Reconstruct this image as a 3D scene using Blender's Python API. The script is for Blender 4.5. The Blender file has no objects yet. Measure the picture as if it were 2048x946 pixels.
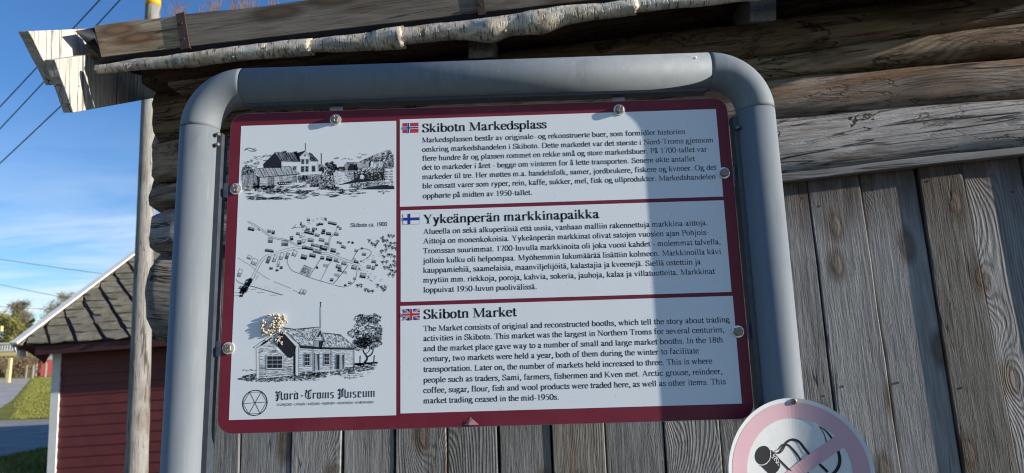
import bpy, bmesh, math, random
from mathutils import Vector, Matrix, Euler, noise as mnoise
random.seed(7)
PI = math.pi
SC = bpy.context.scene
COL = SC.collection
# ---------------------------------------------------------------- camera
CAM = Vector((0.0, -1.045352, 1.6))
RW = Matrix(((0.999452970512082, -0.03142348743179853, -0.010311361316471835),
             (0.015618819279781471, 0.17365535975684412, 0.9846826232406187),
             (-0.029151538876717314, -0.9843050240983963, 0.1740511629256599)))
FPX = 1361.0
cd = bpy.data.cameras.new('camera'); cam = bpy.data.objects.new('camera', cd); COL.objects.link(cam)
cd.sensor_width = 36.0; cd.lens = FPX / 2048 * 36.0
cd.clip_start = 0.05; cd.clip_end = 3000
cr = Matrix.Identity(4)
for i in range(3):
    cr[i][0] = RW[i][0]; cr[i][1] = -RW[i][1]; cr[i][2] = -RW[i][2]; cr[i][3] = CAM[i]
cam.matrix_world = cr
cd.dof.use_dof = True; cd.dof.focus_distance = 1.06; cd.dof.aperture_fstop = 9.0
SC.camera = cam
# ---------------------------------------------------------------- sun, sky, exposure
SUN_AZ, SUN_EL = math.radians(11.0), math.radians(14.5)     # azimuth measured from +x towards the camera
S = Vector((math.cos(SUN_EL) * math.cos(SUN_AZ), -math.cos(SUN_EL) * math.sin(SUN_AZ), math.sin(SUN_EL)))
sd = bpy.data.lights.new('sun', 'SUN'); sd.energy = 5.0; sd.angle = math.radians(0.5); sd.color = (1.0, 0.93, 0.84)
so = bpy.data.objects.new('sun', sd); COL.objects.link(so); so.location = (8, -3, 6)
so.rotation_euler = S.to_track_quat('Z', 'Y').to_euler()
SC.view_settings.view_transform = 'Standard'; SC.view_settings.look = 'None'
SC.view_settings.exposure = 0.62; SC.view_settings.gamma = 1.0
SC.view_settings.use_curve_mapping = False
SKY_STRENGTH = 0.092
SC.cycles.filter_width = 1.15
SC.render.film_transparent = False

# ---------------------------------------------------------------- node helpers
class NT:
    def __init__(s, tree): s.t = tree; s.n = tree.nodes; s.l = tree.links
    def node(s, typ, ins=None, **props):
        nd = s.n.new(typ)
        for k, v in props.items(): setattr(nd, k, v)
        for k, v in (ins or {}).items(): s.put(nd.inputs[k], v)
        return nd
    def put(s, sock, v):
        if isinstance(v, bpy.types.NodeSocket): s.l.new(v, sock)
        else: sock.default_value = v
    def m(s, op, a, b=None, c=None, clamp=False):
        nd = s.n.new('ShaderNodeMath'); nd.operation = op; nd.use_clamp = clamp
        s.put(nd.inputs[0], a)
        if b is not None: s.put(nd.inputs[1], b)
        if c is not None: s.put(nd.inputs[2], c)
        return nd.outputs[0]
    def mul3(s, v, sc):
        nd = s.n.new('ShaderNodeVectorMath'); nd.operation = 'MULTIPLY'; s.put(nd.inputs[0], v); s.put(nd.inputs[1], sc); return nd.outputs[0]
    def add3(s, v, w):
        nd = s.n.new('ShaderNodeVectorMath'); nd.operation = 'ADD'; s.put(nd.inputs[0], v); s.put(nd.inputs[1], w); return nd.outputs[0]
    def noise(s, v, scale=1.0, detail=3.0, rough=0.55, dist=0.0):
        nd = s.node('ShaderNodeTexNoise', {'Vector': v, 'Scale': scale, 'Detail': detail, 'Roughness': rough, 'Distortion': dist}); return nd.outputs['Fac']
    def ramp(s, f, stops, interp='LINEAR'):
        nd = s.n.new('ShaderNodeValToRGB'); s.put(nd.inputs[0], f); cr_ = nd.color_ramp; cr_.interpolation = interp
        while len(cr_.elements) < len(stops): cr_.elements.new(0.5)
        for e, (p, c) in zip(cr_.elements, stops):
            e.position = p; e.color = (c, c, c, 1) if isinstance(c, (int, float)) else (*c, 1)
        return nd.outputs[0]
    def mix(s, f, a, b, mode='MIX'):
        nd = s.n.new('ShaderNodeMix'); nd.data_type = 'RGBA'; nd.blend_type = mode
        s.put(nd.inputs['Factor'], f)
        for sk, v in ((nd.inputs[6], a), (nd.inputs[7], b)):
            s.put(sk, v if isinstance(v, bpy.types.NodeSocket) else (*v, 1) if len(v) == 3 else v)
        return nd.outputs[2]
    def maprange(s, v, a, b, c, d):
        nd = s.node('ShaderNodeMapRange', {0: v, 1: a, 2: b, 3: c, 4: d}); return nd.outputs[0]

def new_mat(name):
    mt = bpy.data.materials.new(name); mt.use_nodes = True
    nt = NT(mt.node_tree); b = nt.n['Principled BSDF']
    return mt, nt, b

def speck(nt, p, c, scale, lo, col, amt):
    return nt.mix(nt.maprange(nt.noise(p, scale, 2.0, 0.5), lo, lo + 0.04, 0.0, amt), c, col)

def objcoord(nt, rnd=True):
    tc = nt.node('ShaderNodeTexCoord').outputs['Object']
    if rnd:
        oi = nt.node('ShaderNodeObjectInfo').outputs['Random']
        off = nt.node('ShaderNodeCombineXYZ', {0: nt.m('MULTIPLY', oi, 37.0), 1: nt.m('MULTIPLY', oi, 13.0), 2: nt.m('MULTIPLY', oi, 91.0)}).outputs[0]
        return tc, nt.add3(tc, off), oi
    return tc, tc, None

# weathered timber: grain lines are contours of a field that runs along local Z and bends round knots
def wood(name, dark, mid, light, K=130.0, bump=1.0, bdist=0.003, knots=1.0, brown=None, brown_amt=0.0, rough=0.8, warp=0.05, kx=0.12, kz=0.25, spots=0.0, veins=0.0, ringy=1.0, eave=None, crackw=0.012, crackm=0.5):
    mt, nt, bs = new_mat(name)
    raw, p, oi = objcoord(nt)
    low = nt.noise(nt.mul3(p, (7.0, 7.0, 0.9)), 1.0, 2.0)
    mid_n = nt.noise(nt.mul3(p, (26.0, 20.0, 4.5)), 1.0, 3.0)
    sq = nt.node('ShaderNodeSeparateXYZ', {0: p})
    vv = nt.node('ShaderNodeCombineXYZ', {0: nt.m('MULTIPLY', sq.outputs[0], 1 / kx), 1: nt.m('MULTIPLY', sq.outputs[2], 1 / kz)}).outputs[0]
    vo = nt.node('ShaderNodeTexVoronoi', {'Vector': vv, 'Scale': 1.0, 'Randomness': 1.0}, voronoi_dimensions='2D')
    d = vo.outputs['Distance']
    kn = nt.m('EXPONENT', nt.m('MULTIPLY', nt.m('POWER', nt.m('DIVIDE', d, 0.30), 2.0), -1.0))
    sp = nt.node('ShaderNodeSeparateXYZ', {0: p})
    f = nt.m('ADD', nt.m('MULTIPLY', sp.outputs[0], K), nt.m('MULTIPLY', low, K * warp * 2))
    f = nt.m('ADD', f, nt.m('MULTIPLY', mid_n, K * 0.012))
    f = nt.m('ADD', f, nt.m('MULTIPLY', kn, 7.0 * knots))
    ring = nt.m('MULTIPLY_ADD', nt.m('SINE', nt.m('MULTIPLY', f, 2 * PI)), 0.5, 0.5)
    ring = nt.m('POWER', ring, 1.6)
    fibre = nt.noise(nt.mul3(p, (420.0, 300.0, 16.0)), 1.0, 3.0, 0.6)
    fibre2 = nt.noise(nt.mul3(p, (130.0, 110.0, 7.0)), 1.0, 4.0, 0.65, 0.4)
    rsel = nt.m('ADD', nt.noise(nt.mul3(p, (9.0, 7.0, 3.0)), 1.0, 3.0), nt.m('MULTIPLY', nt.m('SUBTRACT', nt.m('FRACT', nt.m('MULTIPLY', oi, 7.31)), 0.5), 0.35))
    ringmask = nt.m('MULTIPLY', nt.maprange(rsel, 0.46, 0.68, 0.04, 1.0), ringy)
    core = nt.maprange(d, 0.055, 0.105, 1.0, 0.0)
    core = nt.m('MULTIPLY', core, knots, clamp=True)
    crk = nt.m('ABSOLUTE', nt.m('SUBTRACT', nt.noise(nt.mul3(p, (34.0, 20.0, 1.3)), 1.0, 2.0, 0.5, 0.3), 0.5))
    crack = nt.maprange(crk, 0.0, crackw, 1.0, 0.0)
    crack = nt.m('MULTIPLY', crack, nt.maprange(nt.noise(nt.mul3(p, (10.0, 8.0, 2.5)), 1.0), crackm, crackm + 0.1, 0.0, 1.0))
    h = nt.m('MULTIPLY', nt.m('MULTIPLY', ring, ringmask), 0.45)
    h = nt.m('ADD', h, nt.m('MULTIPLY', fibre, 0.35))
    h = nt.m('ADD', h, nt.m('MULTIPLY', fibre2, 0.75))
    rough2 = nt.noise(nt.mul3(p, (190.0, 150.0, 42.0)), 1.0, 4.0, 0.7, 1.2)
    h = nt.m('ADD', h, nt.m('MULTIPLY', rough2, 0.55))
    h = nt.m('SUBTRACT', h, nt.m('MULTIPLY', crack, 1.3))
    h = nt.m('ADD', h, nt.m('MULTIPLY', core, 0.5))
    tone = nt.m('ADD', nt.m('MULTIPLY', fibre2, 0.55), nt.m('MULTIPLY', fibre, 0.30))
    tone = nt.m('ADD', tone, nt.m('MULTIPLY', low, 0.30))
    tone = nt.m('SUBTRACT', tone, nt.m('MULTIPLY', nt.m('MULTIPLY', ring, ringmask), 0.14))
    tone = nt.m('ADD', tone, nt.m('MULTIPLY', nt.m('SUBTRACT', oi, 0.5), 0.16))
    col = nt.ramp(tone, [(0.36, dark), (0.53, mid), (0.72, light)])
    if brown is not None:
        bm_ = nt.maprange(nt.noise(nt.mul3(p, (16.0, 14.0, 2.2)), 1.0, 4.0, 0.6, 0.8), 0.58 - 0.2 * brown_amt, 0.74 - 0.2 * brown_amt, 0.0, 1.0)
        col = nt.mix(nt.m('MULTIPLY', bm_, 0.8), col, brown)
    if spots:
        sn = nt.maprange(nt.noise(nt.mul3(p, (55.0, 45.0, 9.0)), 1.0, 5.0, 0.7), 0.60, 0.70, 0.0, spots)
        col = nt.mix(sn, col, tuple(c * 0.35 for c in dark))
    if veins:
        vn = nt.m('ABSOLUTE', nt.m('SUBTRACT', nt.noise(nt.mul3(p, (11.0, 11.0, 3.2)), 1.0, 5.0, 0.62, 0.9), 0.5))
        vm = nt.m('MULTIPLY', nt.maprange(vn, 0.002, 0.014, 1.0, 0.0), nt.maprange(nt.noise(nt.mul3(p, (6.0, 6.0, 2.0)), 1.0), 0.36, 0.50, 0.0, veins))
        col = nt.mix(vm, col, tuple(c * 0.30 for c in dark))
        h = nt.m('SUBTRACT', h, nt.m('MULTIPLY', vm, 0.8))
        sm = nt.maprange(nt.noise(nt.mul3(p, (20.0, 18.0, 5.0)), 1.0, 5.0, 0.7, 0.5), 0.50, 0.66, 0.0, 0.55 * veins)
        col = nt.mix(sm, col, tuple(c * 0.6 for c in dark))
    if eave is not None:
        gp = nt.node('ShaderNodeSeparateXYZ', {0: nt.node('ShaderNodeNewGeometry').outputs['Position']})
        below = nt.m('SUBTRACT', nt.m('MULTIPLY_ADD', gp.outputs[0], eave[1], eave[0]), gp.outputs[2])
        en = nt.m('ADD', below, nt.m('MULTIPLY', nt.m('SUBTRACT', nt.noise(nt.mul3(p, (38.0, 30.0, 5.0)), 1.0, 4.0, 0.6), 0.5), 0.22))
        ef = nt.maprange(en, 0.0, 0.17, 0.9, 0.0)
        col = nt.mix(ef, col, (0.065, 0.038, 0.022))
    halo = nt.m('MULTIPLY', nt.maprange(nt.m('ABSOLUTE', nt.m('SUBTRACT', d, 0.11)), 0.015, 0.12, 0.75, 0.0), knots, clamp=True)
    col = nt.mix(halo, col, (dark[0] * 1.15, dark[1] * 0.85, dark[2] * 0.65))
    col = nt.mix(nt.m('MULTIPLY', core, 0.75), col, (mid[0] * 0.75, mid[1] * 0.58, mid[2] * 0.45))
    col = nt.mix(nt.m('MULTIPLY', crack, 0.85), col, tuple(c * 0.12 for c in dark))
    nt.put(bs.inputs['Base Color'], col); bs.inputs['Roughness'].default_value = rough
    bs.inputs['Specular IOR Level'].default_value = 0.25
    bp = nt.node('ShaderNodeBump', {'Height': h, 'Strength': bump, 'Distance': bdist})
    nt.put(bs.inputs['Normal'], bp.outputs[0])
    return mt

def plain(name, col, rough=0.5, metal=0.0, var=0.0, vscale=30.0, bump=0.0, bscale=200.0, bdist=0.001, spec=0.5, dirt=None, dirt_amt=0.3, coat=0.0, specks=0):
    mt, nt, bs = new_mat(name)
    raw, p, oi = objcoord(nt)
    c = nt.mix(0.0, col, col)
    if var:
        n = nt.noise(p, vscale, 4.0, 0.6)
        c = nt.mix(nt.maprange(n, 0.3, 0.7, 0, 1), tuple(x * (1 - var) for x in col), tuple(min(1, x * (1 + var)) for x in col))
    if dirt is not None:
        n = nt.noise(p, vscale * 0.35, 5.0, 0.7)
        c = nt.mix(nt.maprange(n, 0.5, 0.75, 0, dirt_amt), c, dirt)
    if specks: c = speck(nt, p, c, specks, 0.70, (0.30, 0.27, 0.22), 0.5)
    nt.put(bs.inputs['Base Color'], c)
    bs.inputs['Roughness'].default_value = rough; bs.inputs['Metallic'].default_value = metal
    bs.inputs['Specular IOR Level'].default_value = spec; bs.inputs['Coat Weight'].default_value = coat
    if bump:
        n = nt.noise(p, bscale, 3.0, 0.6)
        nt.put(bs.inputs['Normal'], nt.node('ShaderNodeBump', {'Height': n, 'Strength': bump, 'Distance': bdist}).outputs[0])
    return mt

# ---------------------------------------------------------------- world
wd = bpy.data.worlds.new('World'); SC.world = wd; wd.use_nodes = True
w = NT(wd.node_tree)
sky = w.node('ShaderNodeTexSky', sky_type='NISHITA', sun_disc=False, sun_elevation=SUN_EL, sun_rotation=math.radians(90) + SUN_AZ)
sky.air_density = 1.0; sky.dust_density = 0.1; sky.ozone_density = 4.0; sky.altitude = 50
gd = w.node('ShaderNodeTexCoord').outputs['Generated']
sx = w.node('ShaderNodeSeparateXYZ', {0: gd})
# high thin cirrus: noise on a flat cloud sheet far above, drawn out along one direction
zz = w.m('MAXIMUM', sx.outputs[2], 0.02)
u = w.m('DIVIDE', sx.outputs[0], w.m('ADD', zz, 0.06)); v = w.m('DIVIDE', sx.outputs[1], w.m('ADD', zz, 0.06))
cl = w.node('ShaderNodeCombineXYZ', {0: w.m('MULTIPLY', u, 0.42), 1: w.m('MULTIPLY', v, 1.0), 2: 3.3}).outputs[0]
n1 = w.noise(cl, 0.9, 6.0, 0.58, 0.5)
n2 = w.noise(cl, 0.35, 2.0, 0.5)
cf = w.maprange(n1, 0.38, 0.70, 0.0, 1.0)
cf = w.m('MULTIPLY', cf, w.maprange(n2, 0.40, 0.60, 0.35, 1.0))
cf = w.m('MULTIPLY', cf, w.maprange(sx.outputs[2], 0.21, 0.33, 0.85, 0.0), clamp=True)
hs = w.node('ShaderNodeHueSaturation', {'Hue': 0.508, 'Saturation': 1.13, 'Value': 1.22, 'Color': sky.outputs[0]})
skc = w.mix(cf, hs.outputs[0], (7.2, 7.6, 8.2))
w.put(w.n['Background'].inputs[0], skc); w.n['Background'].inputs[1].default_value = SKY_STRENGTH

# ---------------------------------------------------------------- mesh helpers
WM = {}
def world_of(o): return WM.get(o.name, Matrix.Identity(4))
def tag(o, label=None, cat=None, group=None, kind=None):
    if label: o['label'] = label
    if cat: o['category'] = cat
    if group: o['group'] = group
    if kind: o['kind'] = kind
    return o
def put(o, M, parent):
    COL.objects.link(o)
    WM[o.name] = M.copy()
    if parent is not None:
        o.parent = parent
        o.matrix_basis = world_of(parent).inverted() @ M
    else: o.matrix_basis = M
    return o
def empty(name, loc, label, cat, group=None, rot=None):
    o = bpy.data.objects.new(name, None); o.empty_display_size = 0.2
    M = Matrix.Translation(loc) @ (rot.to_4x4() if rot is not None else Matrix.Identity(4))
    put(o, M, None); return tag(o, label, cat, group)

class MB:
    def __init__(s): s.v = []; s.f = []; s.mi = []
    def add(s, vs, fs, mi=0):
        b = len(s.v); s.v.extend(Vector(q) for q in vs); s.f.extend([tuple(i + b for i in f) for f in fs]); s.mi.extend([mi] * len(fs)); return b
    def box(s, lo, hi, mi=0, M=None):
        vs = [Vector((x, y, z)) for z in (lo[2], hi[2]) for y in (lo[1], hi[1]) for x in (lo[0], hi[0])]
        if M is not None: vs = [M @ q for q in vs]
        s.add(vs, [(0, 2, 3, 1), (4, 5, 7, 6), (0, 1, 5, 4), (2, 6, 7, 3), (0, 4, 6, 2), (1, 3, 7, 5)], mi)
    def loft(s, rings, caps=True, mi=0, closed=True):
        n = len(rings[0]); b = len(s.v); vs = [q for r in rings for q in r]; fs = []
        for i in range(len(rings) - 1):
            for j in range(n if closed else n - 1):
                k = (j + 1) % n
                fs.append((i * n + j, i * n + k, (i + 1) * n + k, (i + 1) * n + j))
        if caps and closed: fs.append(tuple(range(n - 1, -1, -1))); fs.append(tuple((len(rings) - 1) * n + j for j in range(n)))
        s.add(vs, fs, mi)
    def tube(s, path, rad, n=12, caps=True, mi=0, up=None):
        path = [Vector(q) for q in path]; rings = []
        if not isinstance(rad, (list, tuple)): rad = [rad] * len(path)
        pu = None
        for i, q in enumerate(path):
            t = (path[min(i + 1, len(path) - 1)] - path[max(i - 1, 0)]).normalized()
            if pu is None:
                pu = up or (Vector((0, 0, 1)) if abs(t.z) < 0.9 else Vector((0, -1, 0)))
            a = (pu - t * pu.dot(t)).normalized(); b_ = t.cross(a); pu = a
            rings.append([q + (a * math.cos(2 * PI * j / n) + b_ * math.sin(2 * PI * j / n)) * rad[i] for j in range(n)])
        s.loft(rings, caps, mi)
    def prism(s, poly, dvec, mi=0):
        n = len(poly); d = Vector(dvec); vs = [Vector(q) for q in poly] + [Vector(q) + d for q in poly]
        fs = [tuple(range(n)), tuple(range(2 * n - 1, n - 1, -1))] + [(j, j + n, (j + 1) % n + n, (j + 1) % n) for j in range(n)]
        s.add(vs, fs, mi)
    def build(s, name, mats, parent=None, M=None, smooth=False, fixn=True, bevel=0.0):
        """vertices are in world space; M is the object's frame (default: the bounding-box centre)"""
        if M is None:
            lo = Vector([min(q[i] for q in s.v) for i in range(3)]); hi = Vector([max(q[i] for q in s.v) for i in range(3)])
            M = Matrix.Translation((lo + hi) / 2)
        Mi = M.inverted()
        me = bpy.data.meshes.new(name); me.from_pydata([Mi @ q for q in s.v], [], s.f)
        for m_ in (mats if isinstance(mats, (list, tuple)) else [mats]): me.materials.append(m_)
        for p_, i in zip(me.polygons, s.mi): p_.material_index = i; p_.use_smooth = smooth
        if fixn:
            b = bmesh.new(); b.from_mesh(me); bmesh.ops.recalc_face_normals(b, faces=b.faces)
            if bevel: bmesh.ops.bevel(b, geom=b.edges[:], offset=bevel, segments=2, affect='EDGES', profile=0.6)
            b.to_mesh(me); b.free()
        me.update()
        return put(bpy.data.objects.new(name, me), M, parent)

def frame(origin, zdir, ydir):
    z = Vector(zdir).normalized(); y = Vector(ydir); y = (y - z * y.dot(z)).normalized(); x = y.cross(z)
    M = Matrix.Identity(4)
    for i in range(3): M[i][0] = x[i]; M[i][1] = y[i]; M[i][2] = z[i]; M[i][3] = origin[i]
    return M

def plank(name, A, B, w, t, out, mat, parent, n=10, jit=0.0012, ch=0.002, seed=0, w2=None, cut=0.0):
    """board from A to B (axis through the middle of the body), width w, thickness t, outer face towards `out`"""
    rs = random.Random(seed); A = Vector(A); B = Vector(B); L = (B - A).length
    M = frame((A + B) / 2, B - A, -Vector(out)); mb = MB(); rings = []
    ja = jb = 0
    for i in range(n + 1):
        u_ = i / n; z = -L / 2 + L * u_
        ja = ja * 0.5 + rs.uniform(-jit, jit); jb = jb * 0.5 + rs.uniform(-jit, jit); ww = w if w2 is None else w + (w2 - w) * u_
        x0, x1 = -ww / 2 + ja, ww / 2 + jb
        ring = [(x0 + ch, -t / 2), (x1 - ch, -t / 2), (x1, -t / 2 + ch), (x1, t / 2), (x0, t / 2), (x0, -t / 2 + ch)]
        rings.append([M @ Vector((x, y, z + (cut * x if i in (0, n) else 0))) for x, y in ring])
    mb.loft(rings); return mb.build(name, mat, parent, M)

def pray(px, py): return (RW @ Vector(((px - 1024) / FPX, (py - 473) / FPX, 1.0)))
def at_plane(px, py, P0, N_):
    d = pray(px, py); return CAM + d * ((Vector(P0) - CAM).dot(N_) / d.dot(N_))
def at_y(px, py, Y): return at_plane(px, py, (0, Y, 0), Vector((0, 1, 0)))
def at_x(px, py, X): return at_plane(px, py, (X, 0, 0), Vector((1, 0, 0)))
def at_z(px, py, Z): return at_plane(px, py, (0, 0, Z), Vector((0, 0, 1)))
# ---------------------------------------------------------------- materials
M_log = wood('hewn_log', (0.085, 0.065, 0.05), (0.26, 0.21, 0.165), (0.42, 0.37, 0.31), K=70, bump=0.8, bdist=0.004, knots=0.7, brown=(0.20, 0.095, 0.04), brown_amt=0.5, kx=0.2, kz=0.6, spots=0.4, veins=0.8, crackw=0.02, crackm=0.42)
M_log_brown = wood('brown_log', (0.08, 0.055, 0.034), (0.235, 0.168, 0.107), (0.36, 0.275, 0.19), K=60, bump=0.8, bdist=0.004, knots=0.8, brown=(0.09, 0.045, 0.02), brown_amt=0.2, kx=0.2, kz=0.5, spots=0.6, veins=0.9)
M_log_dark = wood('eave_shade_log', (0.028, 0.018, 0.011), (0.080, 0.050, 0.030), (0.14, 0.095, 0.06), K=60, bump=0.8, bdist=0.004, knots=0.8, brown=(0.05, 0.028, 0.014), brown_amt=0.2, kx=0.2, kz=0.5, spots=0.6, veins=0.9, crackw=0.02, crackm=0.42)  # brown log darkened: shade under the eave is put into the colour
M_log_mid = wood('shaded_log', (0.055, 0.038, 0.024), (0.155, 0.108, 0.068), (0.26, 0.19, 0.13), K=60, bump=0.8, bdist=0.005, knots=0.8, brown=(0.08, 0.045, 0.02), brown_amt=0.2, kx=0.2, kz=0.5, spots=0.6, veins=0.9, crackw=0.02, crackm=0.42)  # same brown, part darkened: eave shade painted into the log colour
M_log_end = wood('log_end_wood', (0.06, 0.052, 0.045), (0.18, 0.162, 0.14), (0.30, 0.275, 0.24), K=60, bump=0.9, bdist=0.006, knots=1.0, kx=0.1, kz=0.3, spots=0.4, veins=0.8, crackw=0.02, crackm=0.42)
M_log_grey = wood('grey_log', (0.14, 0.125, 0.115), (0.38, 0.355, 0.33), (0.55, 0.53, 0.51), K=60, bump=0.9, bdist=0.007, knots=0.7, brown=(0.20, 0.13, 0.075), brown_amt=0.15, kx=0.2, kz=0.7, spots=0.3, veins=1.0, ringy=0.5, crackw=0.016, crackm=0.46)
EAVE = (0, 0)
M_lath = wood('lath_wood', (0.12, 0.11, 0.10), (0.25, 0.235, 0.22), (0.36, 0.345, 0.32), K=160, bump=0.6, bdist=0.001, knots=0.2)
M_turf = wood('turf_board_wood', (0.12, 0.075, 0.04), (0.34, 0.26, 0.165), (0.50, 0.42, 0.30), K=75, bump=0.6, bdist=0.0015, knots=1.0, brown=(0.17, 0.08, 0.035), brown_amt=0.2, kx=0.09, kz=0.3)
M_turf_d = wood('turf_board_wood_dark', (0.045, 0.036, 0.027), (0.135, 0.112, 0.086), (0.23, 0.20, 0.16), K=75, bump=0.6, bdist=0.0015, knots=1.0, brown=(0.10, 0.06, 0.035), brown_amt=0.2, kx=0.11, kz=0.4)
M_barge = wood('white_weathered_board', (0.18, 0.16, 0.13), (0.48, 0.445, 0.385), (0.60, 0.57, 0.51), K=55, bump=1.0, bdist=0.003, crackw=0.014, crackm=0.42, spots=0.15, knots=0.25, brown=(0.45, 0.36, 0.24), brown_amt=0.05)
M_soffit = wood('dark_roof_board', (0.03, 0.02, 0.012), (0.075, 0.05, 0.03), (0.12, 0.085, 0.05), K=60, bump=0.6, bdist=0.002, knots=0.5)
M_block = wood('rafter_end_wood', (0.05, 0.045, 0.04), (0.11, 0.10, 0.09), (0.17, 0.16, 0.15), K=200, bump=0.6, bdist=0.001, knots=0.0)
M_pole = wood('pole_wood', (0.10, 0.094, 0.084), (0.235, 0.222, 0.198), (0.34, 0.325, 0.295), K=50, bump=1.0, bdist=0.008, knots=0.5, kx=0.3, kz=0.6, brown=(0.17, 0.13, 0.09), brown_amt=0.2, ringy=0.3, spots=0.4, crackw=0.02, crackm=0.42)
M_black = plain('black_membrane', (0.012, 0.014, 0.02), rough=0.55, spec=0.15, bump=0.25, bscale=25, bdist=0.006)
M_rust = plain('rusty_iron', (0.050, 0.030, 0.022), rough=0.7, var=0.4, vscale=60, bump=0.5, bscale=150, bdist=0.0008)
M_galv = plain('bracket_steel', (0.34, 0.37, 0.40), rough=0.5, metal=0.3, var=0.15, vscale=60)
M_chrome = plain('stainless_steel', (0.24, 0.215, 0.18), rough=0.42, metal=0.6, var=0.12, vscale=300, bump=0.25, bscale=900, bdist=0.0004)
M_washer = plain('bright_washer', (0.72, 0.72, 0.70), rough=0.35, metal=0.6, bump=0.1, bscale=700, bdist=0.0003)
M_ink = plain('black_print', (0.018, 0.018, 0.022), rough=0.5, spec=0.3)
M_paper = plain('white_print', specks=330, col=(0.75, 0.79, 0.80), rough=0.45, spec=0.35, var=0.012, vscale=9, dirt=(0.62, 0.62, 0.57), dirt_amt=0.10)
M_maroon = plain('maroon_print', (0.165, 0.014, 0.030), rough=0.5, spec=0.3, var=0.05, vscale=14, bump=0.04, bscale=600, bdist=0.0004, dirt=(0.30, 0.10, 0.10), dirt_amt=0.2, specks=0)
M_alu = plain('sheet_edge', (0.62, 0.60, 0.58), rough=0.4, metal=0.5)
M_red = plain('flag_red', (0.50, 0.03, 0.04), rough=0.5); M_blue = plain('flag_blue', (0.015, 0.025, 0.28), rough=0.5)
M_pink = plain('faded_pink', (0.63, 0.40, 0.435), rough=0.42, var=0.03, vscale=20, spec=0.4)
M_dirty_white = plain('speckled_white', specks=300, col=(0.70, 0.71, 0.68), rough=0.42, var=0.04, vscale=60, dirt=(0.42, 0.41, 0.36), dirt_amt=0.22, spec=0.4)

def pipe_material():
    mt, nt, bs = new_mat('grey_pipe_paint')
    raw, p, oi = objcoord(nt)
    n = nt.noise(nt.mul3(p, (60, 60, 6)), 1.0, 4.0, 0.6)
    c = nt.mix(nt.maprange(n, 0.3, 0.7, 0, 1), (0.160, 0.184, 0.202), (0.190, 0.213, 0.228))
    chip = nt.maprange(nt.noise(p, 85.0, 3.0, 0.7), 0.72, 0.75, 0.0, 0.5)
    c = nt.mix(chip, c, (0.55, 0.56, 0.55))
    stk = nt.maprange(nt.noise(nt.mul3(p, (240, 240, 14)), 1.0, 3.0, 0.6), 0.55, 0.72, 0.0, 0.35)
    stk = nt.m('MULTIPLY', stk, nt.maprange(nt.noise(p, 14.0, 3.0, 0.6), 0.45, 0.6, 0.0, 1.0))
    c = nt.mix(stk, c, (0.30, 0.32, 0.33))
    stain = nt.maprange(nt.noise(nt.mul3(p, (22, 22, 9)), 1.0, 5.0, 0.7), 0.56, 0.70, 0.0, 0.4)
    c = nt.mix(stain, c, (0.11, 0.12, 0.125))
    bs.inputs['Specular IOR Level'].default_value = 0.42
    nt.put(bs.inputs['Base Color'], c)
    nt.put(bs.inputs['Roughness'], nt.maprange(n, 0.3, 0.7, 0.60, 0.74))
    b = nt.noise(p, 700.0, 2.0, 0.5)
    b2 = nt.noise(p, 120.0, 2.0, 0.5)
    h = nt.m('ADD', nt.m('MULTIPLY', b, 0.4), nt.m('MULTIPLY', b2, 0.5))
    nt.put(bs.inputs['Normal'], nt.node('ShaderNodeBump', {'Height': h, 'Strength': 0.25, 'Distance': 0.0006}).outputs[0])
    return mt
M_pipe = pipe_material()
M_pipe_dark = plain('dark_channel_paint', (0.045, 0.055, 0.07), rough=0.5, var=0.2, vscale=60)

# ---------------------------------------------------------------- the log storehouse
TH = math.radians(4.0)
WU = Vector((math.cos(TH), -math.sin(TH), 0)); WN = Vector((-math.sin(TH), -math.cos(TH), 0)); WO = Vector((0, 0.60, 0)); UPV = Vector((0, 0, 1))
def onwall(px, py, off=0.0): return at_plane(px, py, WO + WN * off, WN)     # off metres in front of the plank faces
store = empty('log_storehouse', WO + Vector((0, 0, 0)), 'weathered log storehouse with turf roof and vertical plank wall behind the sign', 'building')

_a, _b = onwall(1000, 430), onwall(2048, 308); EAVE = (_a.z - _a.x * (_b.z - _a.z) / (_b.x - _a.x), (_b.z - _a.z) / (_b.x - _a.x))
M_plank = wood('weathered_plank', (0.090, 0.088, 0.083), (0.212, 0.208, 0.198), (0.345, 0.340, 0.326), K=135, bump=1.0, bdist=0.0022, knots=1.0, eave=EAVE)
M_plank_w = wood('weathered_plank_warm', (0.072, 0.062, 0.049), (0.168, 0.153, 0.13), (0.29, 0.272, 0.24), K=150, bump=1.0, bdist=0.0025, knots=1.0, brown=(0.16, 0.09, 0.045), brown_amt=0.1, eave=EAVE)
# vertical planks: joints traced as (x at lower row y=900, optional upper point)
def uz(P_): q = P_ - WO; return q.dot(WU), P_.z
joints = [(375, None), (480, None), (583, None), (685, None), (790, None), (894, None), (998, None), (1103, None), (1213, None), (1329, None), (1443, None), (1560, None),
          (1680, (1615, 377)), (1796, (1724, 400)), (1919, (1833, 350)), (2028, (1921, 337)), (2155, (2041, 315)), (2290, None)]
js = []
for x, up_ in joints:
    u0, z0 = uz(onwall(x, 900)); 
    if up_: u1, z1 = uz(onwall(*up_)); sl = (u1 - u0) / (z1 - z0)
    else: sl = 0.0
    js.append((u0, z0, sl))
for k in range(6): u0, z0, sl = js[-1]; js.append((u0 + 0.13, z0, 0))
rs = random.Random(5)
stepo = [0.004, 0.000, 0.003, 0.0005, 0.003, 0.001, 0.002, 0.0045, 0.001, 0.003, 0.0, 0.003, 0.004, -0.002, 0.006, -0.003, 0.004]
yaws = [0, 1.2, 0, 0, 0.5, 0.8, 0, -0.5, 0.9, 0, 0.6, 0, 0.5, 1.8, 1.0, -1.6, -2.2]
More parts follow.
